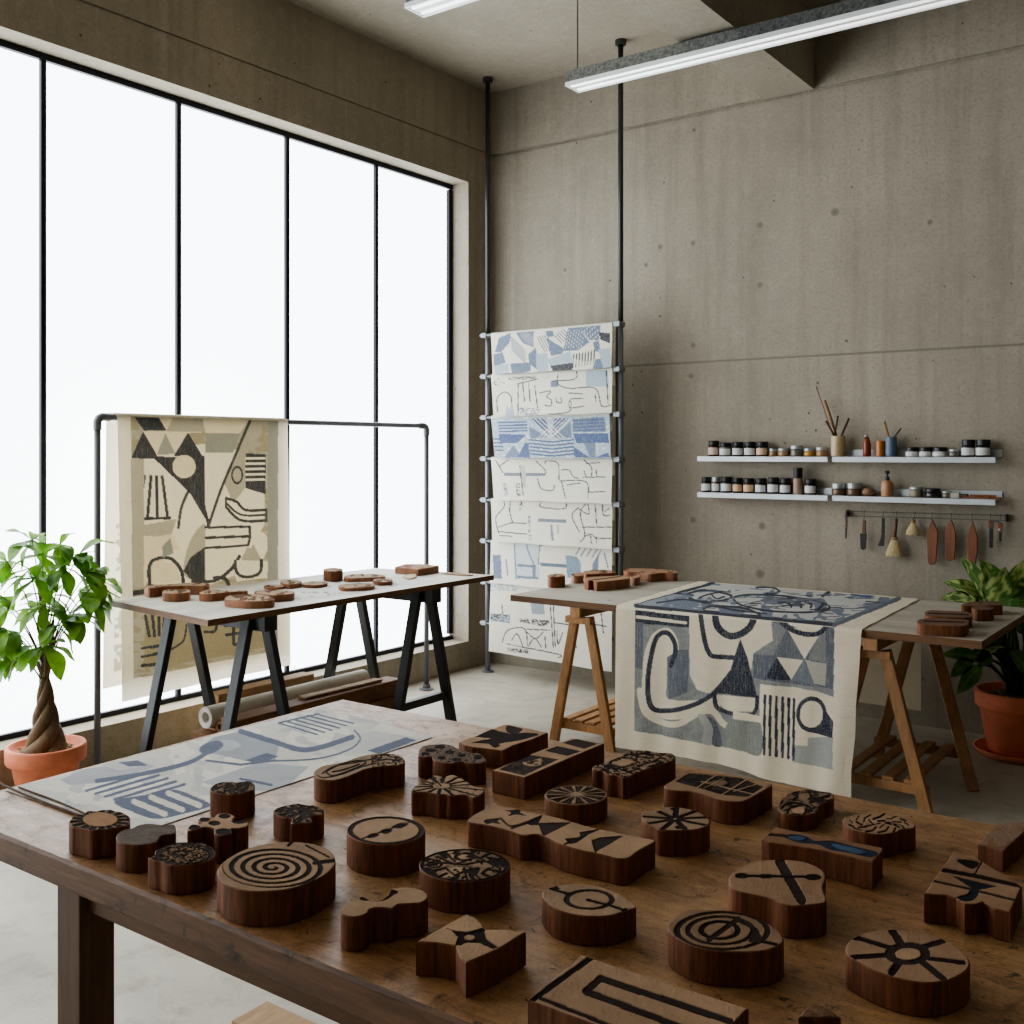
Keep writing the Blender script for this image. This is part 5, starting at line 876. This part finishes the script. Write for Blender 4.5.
def toolpart(t, name, pts, mat, th=.006, sm=False, bev=.0015): prism_y(sh(pts, sm), 5.95-th/2, 5.95+th/2, bev).out(name, mat, t)
t = tool(38, 700, 'thin dark carving knife, first tool on the hook rail', 'knife', 'carving_knife'); toolpart(t, 'handle', [(32, 644), (46, 644), (45, 705), (33, 705)], M_TOOLW); toolpart(t, 'blade', [(32, 706), (44, 706), (40, 772), (31, 776)], M_IRON, .003, bev=.0005)
t = tool(142, 750, 'broad dark-bladed spatula with brown handle, second on the hook rail', 'spatula', 'spatula'); toolpart(t, 'handle', [(138, 666), (156, 666), (156, 742), (134, 742)], M_TOOLW, .009); toolpart(t, 'blade', [(121, 743), (162, 743), (156, 835), (140, 844), (124, 835)], M_IRON, .004, bev=.0008)
t = tool(255, 730, 'black angled scraper, third on the hook rail', 'scraper', 'scraper'); toolpart(t, 'handle', [(252, 652), (270, 652), (270, 745), (250, 745)], M_IRON, .007); toolpart(t, 'blade', [(250, 746), (270, 746), (266, 820), (228, 818), (245, 775)], M_IRON, .004, bev=.0008)
M_STRAW = None
def straw():
    q = NT('straw_bristles'); v = q.coord(scale=(60, 60, 3)); n = q.noise(v, 6, 3); q.set(Base_Color=q.mix(s2l((132, 112, 76)), s2l((208, 190, 148)), q.ramp(n, [(.3, 0), (.7, 1)])), Roughness=.9); q.bump(n, .6, .004); return q.m
M_STRAW = straw()
def whisk(cx, top, neck, bot, wt, wb, label, hw):
    t = tool(cx, neck, label, 'brush', 'whisk_brush'); p0, p1, p2 = s2p(cx+10 if hw > 5 else cx, top, 5.95), s2p(cx, neck, 5.95), s2p(cx-4, bot, 5.95); k = .16602*depth(p1)/F
    if hw: MB().tube([p0, p0.lerp(p1, .95)], hw*k, 10).out('handle', M_TOOLW, t, smooth=True)
    MB().tube([p1+Vector((0, 0, .008)), p1-Vector((0, 0, .006))], wt*k*.8, 14).out('binding', flat('cord_binding', (150, 128, 88), .8), t, smooth=True)
    n = 26; pts = []; f = []
    rings_ = [(p1-Vector((0, 0, .0065)), wt*.8), (p1.lerp(p2, .25), wt*1.15), (p1.lerp(p2, .7), wb*.92), (p2, wb)]
    for c, w_ in rings_: pts += [c+Vector((math.cos(2*PI*i/n)*w_*k*(1+.06*(i % 2)), math.sin(2*PI*i/n)*min(w_*k*.55, .03), .003*(i % 3) if c is p2 else 0)) for i in range(n)]
    f = [(a*n+i, a*n+(i+1) % n, (a+1)*n+(i+1) % n, (a+1)*n+i) for a in range(3) for i in range(n)]+[tuple(range(3*n, 4*n))]
    mesh('bristles', pts, f, M_STRAW, t)
whisk(330, 655, 775, 884, 24, 48, 'straw whisk brush with wooden handle, largest brush on the hook rail', 9)
whisk(441, 652, 672, 754, 16, 38, 'short grey-straw brush without handle, left of the three wooden paddles', 4)
for c, lab in (([(557, 658), (572, 690), (592, 735), (588, 800), (580, 915), (568, 932), (540, 932), (530, 915), (525, 800), (523, 735), (542, 690)], 'longest wooden paddle on the hook rail, left of three'), ([(672, 662), (685, 690), (698, 740), (697, 830), (690, 900), (665, 912), (640, 902), (634, 830), (632, 740), (652, 690)], 'shortest wooden paddle on the hook rail, middle of three'), ([(798, 668), (815, 710), (831, 770), (828, 860), (818, 925), (800, 930), (772, 908), (765, 840), (765, 760), (785, 700)], 'redder wooden paddle with a dark band, right of three')):
    o = prism_y(sh(c), 5.944, 5.956, .003).out('paddle', M_PADDLE, loc=s2p(c[0][0], 700, 5.95)); tag(o, lab, 'paddle')
t = tool(910, 740, 'narrow black chisel with brown top, right of the paddles', 'chisel', 'chisel'); toolpart(t, 'handle', [(896, 670), (924, 670), (924, 712), (896, 712)], M_TOOLW, .009); toolpart(t, 'blade', [(899, 713), (923, 713), (922, 830), (898, 830)], M_IRON, .005)
t = tool(965, 730, 'smallest tool with reddish handle, last on the hook rail', 'gouge', 'gouge'); toolpart(t, 'handle', [(953, 682), (979, 682), (978, 735), (952, 735)], flat('red_brown_handle', (132, 66, 44), .45), .009); toolpart(t, 'ferrule', [(953, 712), (965, 712), (965, 727), (953, 727)], M_MLID, .011, bev=.0005); toolpart(t, 'blade', [(957, 736), (974, 736), (972, 790), (958, 788)], M_IRON, .004, bev=.0008)

LT_ = [o for o in COL.objects if o.parent is None and any(o.name.startswith(k) for k in ('carving_knife', 'spatula', 'scraper', 'whisk_brush', 'paddle', 'chisel', 'gouge'))]
for o in LT_:
    i = min(range(10), key=lambda k: abs(s2p(TX[k], 700, 5.95).x-o.location.x)); q = s2p(TX[i], TZ[i], 5.955)
    loop(o, q)
# ------------------------------------------------------------------ rolls and timber stored on the trestle stretchers
M_TIMB = wood('stored_timber', (150, 104, 66), .55, (7, 1.2, 7), .65, 6); M_TIMB2 = wood('pale_timber', (186, 150, 110), .65, (7, 1.2, 7), .7, 6)
M_ROLL = flat('white_paper_roll', (226, 222, 212), .7, var=.06); M_ROLLB = flat('brown_paper_roll', (150, 116, 82), .8, var=.15)
def timber(a, b, w, t, mat, label): return tag(MB().bar(a, b, w, t, (1, 0, 0), .004).out('timber_plank', mat, loc=((a[0]+b[0])/2, (a[1]+b[1])/2, a[2]-t/2)), label, 'timber')
TB = .1405
timber((-3.775, 3.02, TB+.046), (-3.765, 4.13, TB+.046), .13, .091, M_TIMB, 'lower brown timber beam lying on the black trestle braces, nearest the workbench')
timber((-3.925, 3.02, TB+.046), (-3.915, 4.11, TB+.046), .15, .091, M_TIMB, 'lower brown timber beam directly under the white paper roll')
timber((-3.775, 3.05, .2735), (-3.77, 4.134, .2735), .11, .079, M_TIMB, 'thick squared timber on top of the stack, its cut end facing the corner')
timber((-3.945, 3.08, .2405), (-3.94, 4.1, .2405), .10, .015, M_TIMB2, 'thin flat plank sandwiched beneath the white paper roll')
timber((-3.79, 3.5, .3205), (-3.775, 4.02, .3205), .06, .012, M_TIMB2, 'thin pale offcut lying on the thick squared timber')
def paper_roll(a, b, r, mat, label, name='paper_roll'):
    a, b = Vector(a), Vector(b); d = (b-a).normalized()
    mb = MB().tube([a, b], r, 24, caps=False).tube([a+d*.002, b-d*.002], r*.5, 18, caps=False); n0 = len(mb.v)
    x = d.orthogonal().normalized(); y = d.cross(x)
    for p in (a, b):   # wound end: slightly telescoped rings
        k = 24; rs = np.linspace(1, .5, 6); v = []; 
        for j, q in enumerate(rs): v += [p+d*(.004*(j % 2))*(1 if p is a else -1)+(x*math.cos(2*PI*i/k)+y*math.sin(2*PI*i/k))*r*q for i in range(k)]
        mb.raw(v, [(j*k+i, j*k+(i+1) % k, (j+1)*k+(i+1) % k, (j+1)*k+i) for j in range(5) for i in range(k)])
    return tag(mb.out(name, mat, loc=tuple((a+b)/2), smooth=True), label, 'paper roll')
paper_roll((-3.93, 3.046, .2975), (-3.93, 4.07, .2975), .048, M_ROLL, 'long white paper roll lying under the window board')
paper_roll((-3.862, 3.07, .2605), (-3.862, 3.6, .2605), .0255, M_ROLLB, 'thinner brown paper roll tucked in front of the white roll')
timber((-4.21, 3.31, .16), (-4.2, 3.93, .16), .09, .319, M_TIMB2, 'pale brown board standing on edge behind the white paper roll')
# board on the floor under the bench
tag(MB().box((-2.19, 1.78, .001), (-1.0, 1.90, .031), .003).out('timber_plank', M_TIMB2, loc=(-1.6, 1.84, 0)), 'pale wooden board on the floor beneath the workbench', 'timber')
# printed sheet on the window board
nu, nv = 150, 60
U, V = np.meshgrid(np.linspace(0, 1, nu), np.linspace(0, 1, nv)); U, V = U.ravel(), V.ravel()
pl2 = lambda x, y: PZ(290+x*.2051, 555+y*.2051, T_LEFT+.0006)
q3 = np.array([pl2(*p)[:] for p in [(-40, 140), (560, 96), (720, 120), (60, 222)]])
w3 = (q3[0]*(1-U)[:, None]+q3[1]*U[:, None])*(1-V)[:, None]+(q3[3]*(1-U)[:, None]+q3[2]*U[:, None])*V[:, None]
rr_ = random.Random(8); ops = [line([(x, y), (x+rr_.uniform(10, 50), y+rr_.uniform(-6, 6))], rr_.uniform(4, 10), rr_.choice([(120, 122, 124), (150, 152, 152), (96, 98, 102)])) for x, y in [(rr_.uniform(0, 950), rr_.uniform(10, 190)) for _ in range(46)]]
C, _ = paint(np.c_[U*1000, V*200], (226, 224, 218), ops)
tag(mesh('printed_sheet', w3, grid_faces(nu, nv), M_PAPER, loc=tuple(w3.mean(0)), smooth=True, col=C), 'thin printed sheet with grey dashes lying flat on the window board', 'paper')
# cord lying at the left end of the bench
def npz(x, y, dz=.004): return PZ(x*.4297, 690+y*.4297, T_NEAR+dz)
pts = [npz(*p) for p in cat([(-30, 200), (15, 224), (80, 252), (150, 278), (215, 302), (206, 292), (140, 262), (70, 236), (44, 226)], False, 4)]
tag(MB().tube(pts, .0022, 6).out('cord', M_STRING, loc=tuple(pts[10]), smooth=True), 'thin brown cord doubled back at the left corner of the workbench', 'cord')

# ------------------------------------------------------------------ plants
def leaf_mat(name, hi, lo, spot=None, rough=.4):
    t = NT(name); v = t.coord(); a = t.add('ShaderNodeVertexColor', layer_name='Col'); n = t.noise(v, 9, 3)
    base = t.mix(t.mix(s2l(lo), s2l(hi), t.ramp(n, [(.35, 0), (.65, 1)])), (0, 0, 0), 0.)
    sepc = t.add('ShaderNodeSeparateColor'); t.link(a.outputs[0], sepc.inputs[0])
    base = t.mix(base, s2l(spot or hi), t.mix((0, 0, 0), (1, 1, 1), sepc.outputs[1]))
    base = t.mix(t.mix((0, 0, 0), base, .55), base, sepc.outputs[0])
    t.set(Base_Color=base, Roughness=rough)
    tr = t.add('ShaderNodeBsdfTranslucent'); t.link(base, tr.inputs[0]); mx = t.add('ShaderNodeMixShader'); mx.inputs[0].default_value = .35
    t.link(t.b.outputs[0], mx.inputs[1]); t.link(tr.outputs[0], mx.inputs[2]); t.link(mx.outputs[0], t.n['Material Output'].inputs[0]); return t.m
def leaf(V, Fc, C, base, direction, L, W, droop, up, tone, nl=12, nw=6, fold=.25, widest=.45, varieg=None, tip=1.0):
    d = Vector(direction).normalized(); s = d.cross(Vector(up)).normalized(); n = s.cross(d).normalized(); b0 = len(V)
    p = Vector(base); dirv = d.copy()
    rows = []
    for i in range(nl+1):
        t = i/nl; w = W*.5*max(.02, (math.sin(PI*min(1, t)**(math.log(.5)/math.log(widest)))**.85))
        if t > .999: w = W*.004
        for j in range(nw+1):
            u = j/nw*2-1; q = p+s*(u*w)+n*(abs(u)*w*fold+.004*math.sin(t*9+u*3)*(abs(u)))
            V.append(q); g = .25*(abs(u) < .01)
            sp_ = 0.
            if varieg is not None and abs(u) > .01 and .06 < t < .95:
                sp_ = varieg(t, u)
            C.append((tone, max(g, sp_), 0))
        dirv = (dirv+Vector((0, 0, -1))*droop/nl).normalized(); n = s.cross(dirv).normalized(); p = p+dirv*L/nl
    for i in range(nl):
        for j in range(nw): Fc.append((b0+i*(nw+1)+j, b0+i*(nw+1)+j+1, b0+(i+1)*(nw+1)+j+1, b0+(i+1)*(nw+1)+j))
def terracotta(name, rgb):
    t = NT(name); v = t.coord(); n = t.noise(v, 7, 5, .65); c = s2l(rgb); t.set(Base_Color=t.mix(tuple(x*.8 for x in c), tuple(min(1, x*1.15) for x in c), t.ramp(n, [(.3, 0), (.7, 1)])), Roughness=.75); t.bump(n, .1, .004); return t.m
M_TERRA = terracotta('terracotta', (224, 134, 100))
def soil_mat():
    t = NT('potting_soil'); v = t.coord(); n = t.noise(v, 60, 4); t.set(Base_Color=t.ramp(n, [(.35, s2l((70, 52, 36))), (.65, s2l((160, 128, 88)))]), Roughness=.95); t.bump(n, .8, .01); return t.m
M_SOIL = soil_mat()
def soil(c, r, z, parent, seed):
    q = np.random.default_rng(seed); mb = MB(); n = 36; m = 9; v = [(c[0], c[1], z+.012)]; f = []
    for i in range(1, m+1):
        for k in range(n): a = 2*PI*k/n; v.append((c[0]+r*i/m*math.cos(a), c[1]+r*i/m*math.sin(a), z+.012*(1-(i/m)**2)+q.normal(0, .003)*(i < m)))
    f += [(0, 1+k, 1+(k+1) % n) for k in range(n)]+[(1+(i-1)*n+k, 1+(i-1)*n+(k+1) % n, 1+i*n+(k+1) % n, 1+i*n+k) for i in range(1, m) for k in range(n)]
    mb.raw(v, f); mb.out('soil', M_SOIL, parent)
M_TRUNK = wood('grey_brown_bark', (128, 104, 78), .5, (6, 6, 1.5), .8, 9)
PC = Vector((-4.30, 2.50, 0))
pt = empty('potted_tree', PC, 'small braided-trunk tree with glossy green leaves in a terracotta pot by the window', 'potted plant')
MB().lathe(PC, [(.105, .001), (.11, .006), (.138, .165), (.141, .168), (.158, .17), (.162, .176), (.164, .232), (.16, .24), (.146, .24), (.142, .22), (.02, .2)], 40).out('pot', M_TERRA, pt, smooth=True)
soil(PC, .1415, .212, pt, 2)
zt0 = .2; bt = MB()
for k in range(4):
    pts, rs = [], []
    for i in range(22):
        t = i/21; a = 2*PI*k/4+t*5.2; rr = .036*(1-t)**.7+.006+.012*(1-t)**4; pts.append(PC+Vector((.01*t+math.cos(a)*rr, -.01*t+math.sin(a)*rr, zt0+.33*t))); rs.append(.026*(1-t)**1.2+.0125+.012*(1-t)**8)
    bt.tube(pts, rs, 10)
bt.out('trunk', M_TRUNK, pt, smooth=True)
rp = random.Random(21); LV, LF, LC_ = [], [], []; stm = MB()
top = PC+Vector((.01, -.01, zt0+.32)); Rv, Fv, Uv = Vector((RX, RY, 0)), Vector((FX, FY, 0)), Vector((0, 0, 1))
# leaf clusters: (sideways, towards the window, height above the floor)
cl = [(-.06, 0, 1.12), (.05, .02, 1.1), (-.16, -.02, 1.03), (.10, -.06, 1.01), (.17, .03, .98), (.0, -.1, .97), (-.1, .06, .99), (.2, -.04, .88), (.12, .06, .89), (-.2, .03, .87), (-.13, -.1, .85), (.05, -.13, .86), (-.02, .09, .87), (-.17, -.03, .74), (-.08, -.1, .74), (.09, -.1, .77), (-.2, .06, .72), (.0, -.04, 1.06), (.14, .0, 1.06), (-.11, .0, .66), (.22, .0, .94), (-.02, .02, .80),
      (.1, .0, .80), (-.12, -.12, .76), (.16, -.06, .80), (-.13, -.03, .62), (.03, -.07, .68)]
for (sx, sy, z) in cl:
    e = PC+Rv*sx+Fv*sy+Uv*z
    if e.x < -4.5: e.x = -4.5
    h0 = min(1., max(0.15, (z-.6)/.5)); s0 = top+Uv*(-.06+.22*h0)
    m = s0.lerp(e, .5)+Uv*.04
    stm.tube([Vector(p) for p in cat([s0[:], m[:], e[:]], False, 4)], [.0042-.0025*i/8 for i in range(9)], 6)
    out = ((e-top)*Vector((1, 1, .35))).normalized(); a0 = rp.uniform(0, 2*PI)
    for k in range(rp.choice([5, 6, 6])):
        a = a0+2*PI*k/5.5; sd = out.cross(Uv).normalized(); d = out*.5+sd*math.cos(a)*.8+Uv*math.sin(a)*.4-Uv*.4
        tone = rp.uniform(.5, 1.); L = rp.uniform(.11, .17)
        leaf(LV, LF, LC_, e, d, L, L*rp.uniform(.40, .52), rp.uniform(.7, 1.5), Uv+Vector((rp.uniform(-.2, .2), rp.uniform(-.2, .2), 0)), tone, 10, 6, .16, .52)
stm.tube([top-Uv*.03, top+Uv*.1, top+Uv*.3+Rv*.01], [.014, .01, .006], 8).tube([top-Uv*.02, top+Rv*.03+Uv*.1, top+Rv*.035+Uv*.26], [.01, .007, .005], 8)
stm.out('branches', M_TRUNK, pt, smooth=True)
LVn = np.array([v[:] for v in LV]); LVn[:, 0] = np.maximum(LVn[:, 0], -4.525)
mesh('foliage', LVn, LF, leaf_mat('tree_leaf', (138, 182, 60), (76, 128, 42)), pt, smooth=True, col=np.array(LC_))
# broad-leaved plant at the right
QC = Vector((-1.035, 5.70, 0))
q = empty('potted_dumb_cane', QC, 'broad-leaved variegated plant in a terracotta pot with saucer behind the right-hand table', 'potted plant')
MB().lathe(QC, [(.14, .001), (.185, .004), (.21, .03), (.212, .036), (.204, .036), (.18, .014), (.02, .012)], 44).out('saucer', M_TERRA, q, smooth=True)
MB().lathe(QC, [(.13, .0145), (.146, .016), (.185, .235), (.188, .237), (.2, .239), (.205, .246), (.208, .312), (.203, .32), (.188, .32), (.184, .3), (.02, .28)], 44).out('pot', M_TERRA, q, smooth=True)
soil(QC, .183, .292, q, 5)
LV, LF, LC_ = [], [], []; ST = MB(); rp = random.Random(4)
vz = lambda s: (lambda t, u: (1. if vn(t*9+s, abs(u)*5+u+s) > .47+.3*abs(u)**3 else 0.))
def vn(a, b): return float(vnoise(np.array([[a, b]]), .8, 5)[0])
# (px of leaf base, px of tip, distance offset, width): the large leaves read off one by one, then a ring of others
def qp(px, py, off): r = ray(px, py); t = (depth(QC)+off); return Vector((r[0]*t, r[1]*t, EYE+r[2]*t))
big = [((990, 600), (957, 560), -.02, .1), ((1006, 596), (981, 561), .04, .09), ((990, 612), (1004, 570), -.06, .12), ((1010, 600), (1022, 563), .02, .1), ((975, 600), (937, 600), -.02, .055), ((985, 596), (943, 583), .05, .04), ((1016, 606), (1046, 575), 0, .12), ((980, 612), (962, 585), .08, .1), ((1020, 615), (1060, 605), .05, .12),
       ((983, 660), (937, 658), -.05, .05), ((978, 668), (950, 698), -.08, .065), ((972, 660), (945, 680), 0, .05), ((985, 655), (970, 672), -.12, .07), ((1000, 640), (975, 650), .02, .08), ((1010, 650), (1035, 680), -.1, .09), ((1030, 640), (1065, 650), -.05, .1), ((1005, 625), (985, 640), .1, .09), ((1015, 630), (1050, 625), .1, .1)]
for i, (b, t_, off, w) in enumerate(big):
    p0, p1 = qp(*b, off), qp(*t_, off+rp.uniform(-.06, .03))
    for p in (p0, p1):
        if p.y > 5.97: p.y = 5.97
    root = QC+Vector((rp.uniform(-.06, .06), rp.uniform(-.06, .06), .29)); mid = root.lerp(p0, .6)+Uv*.05
    ST.tube([Vector(v) for v in cat([root[:], mid[:], p0[:]], False, 5)], [.009-.004*k/10 for k in range(11)], 8)
    d = p1-p0; L = d.length*1.08
    leaf(LV, LF, LC_, p0, d+Uv*.12*L, L, max(w*1.15, L*.36), .3, (Uv*.5-Fv*.8), rp.uniform(.5, .95), 16, 10, .18, .42, vz(i*3.1) if b[1] < 630 else None)
for k in range(14):
    a = rp.uniform(0, 2*PI); root = QC+Vector((math.cos(a)*.05, math.sin(a)*.05, .29)); z = rp.uniform(.5, .8); p0 = QC+Vector((math.cos(a)*.12, math.sin(a)*.1, z))
    ST.tube([Vector(v) for v in cat([root[:], (root.lerp(p0, .5)+Uv*.03)[:], p0[:]], False, 4)], [.008-.003*j/8 for j in range(9)], 8)
    leaf(LV, LF, LC_, p0, Vector((math.cos(a), math.sin(a)*.7, rp.uniform(.0, .8))), rp.uniform(.16, .24), rp.uniform(.07, .1), 1.0, Uv, rp.uniform(.3, .7), 14, 8, .18, .42, vz(k*2.3) if k % 3 == 0 else None)
LVn = np.array([v[:] for v in LV]); LVn[:, 1] = np.minimum(LVn[:, 1], 5.985); k_ = LVn[:, 0] < -.93; LVn[k_, 1] = np.maximum(LVn[k_, 1], 5.57)
ST.v = [(x, max(y, 5.575) if x < -.93 else y, z) for x, y, z in ST.v]
ST.out('stems', leaf_mat('green_stem', (96, 128, 52), (62, 96, 36)), q, smooth=True)
mesh('foliage', LVn, LF, leaf_mat('broad_leaf', (98, 146, 64), (58, 104, 44), (188, 200, 124), .35), q, smooth=True, col=np.array(LC_))
# ------------------------------------------------------------------ camera and light
cam = bpy.data.cameras.new('camera'); co = bpy.data.objects.new('camera', cam); COL.objects.link(co)
co.location = (0, 0, EYE); co.rotation_euler = (PI/2, 0, YAW)
cam.sensor_width = 36; cam.lens = 36*F/1024; cam.shift_y = -60/1024; cam.clip_start = .02
SC.camera = co
wd = bpy.data.worlds.new('sky'); SC.world = wd; wd.use_nodes = True
wd.node_tree.nodes['Background'].inputs[0].default_value = (.7, .82, 1, 1); wd.node_tree.nodes['Background'].inputs[1].default_value = .6
SC.view_settings.view_transform = 'AgX'; SC.view_settings.look = 'AgX - Medium High Contrast'; SC.view_settings.exposure = 0.45
SC.cycles.use_denoising = True; SC.cycles.max_bounces = 8; SC.cycles.diffuse_bounces = 6; SC.cycles.sample_clamp_indirect = 6
bpy.context.view_layer.update()
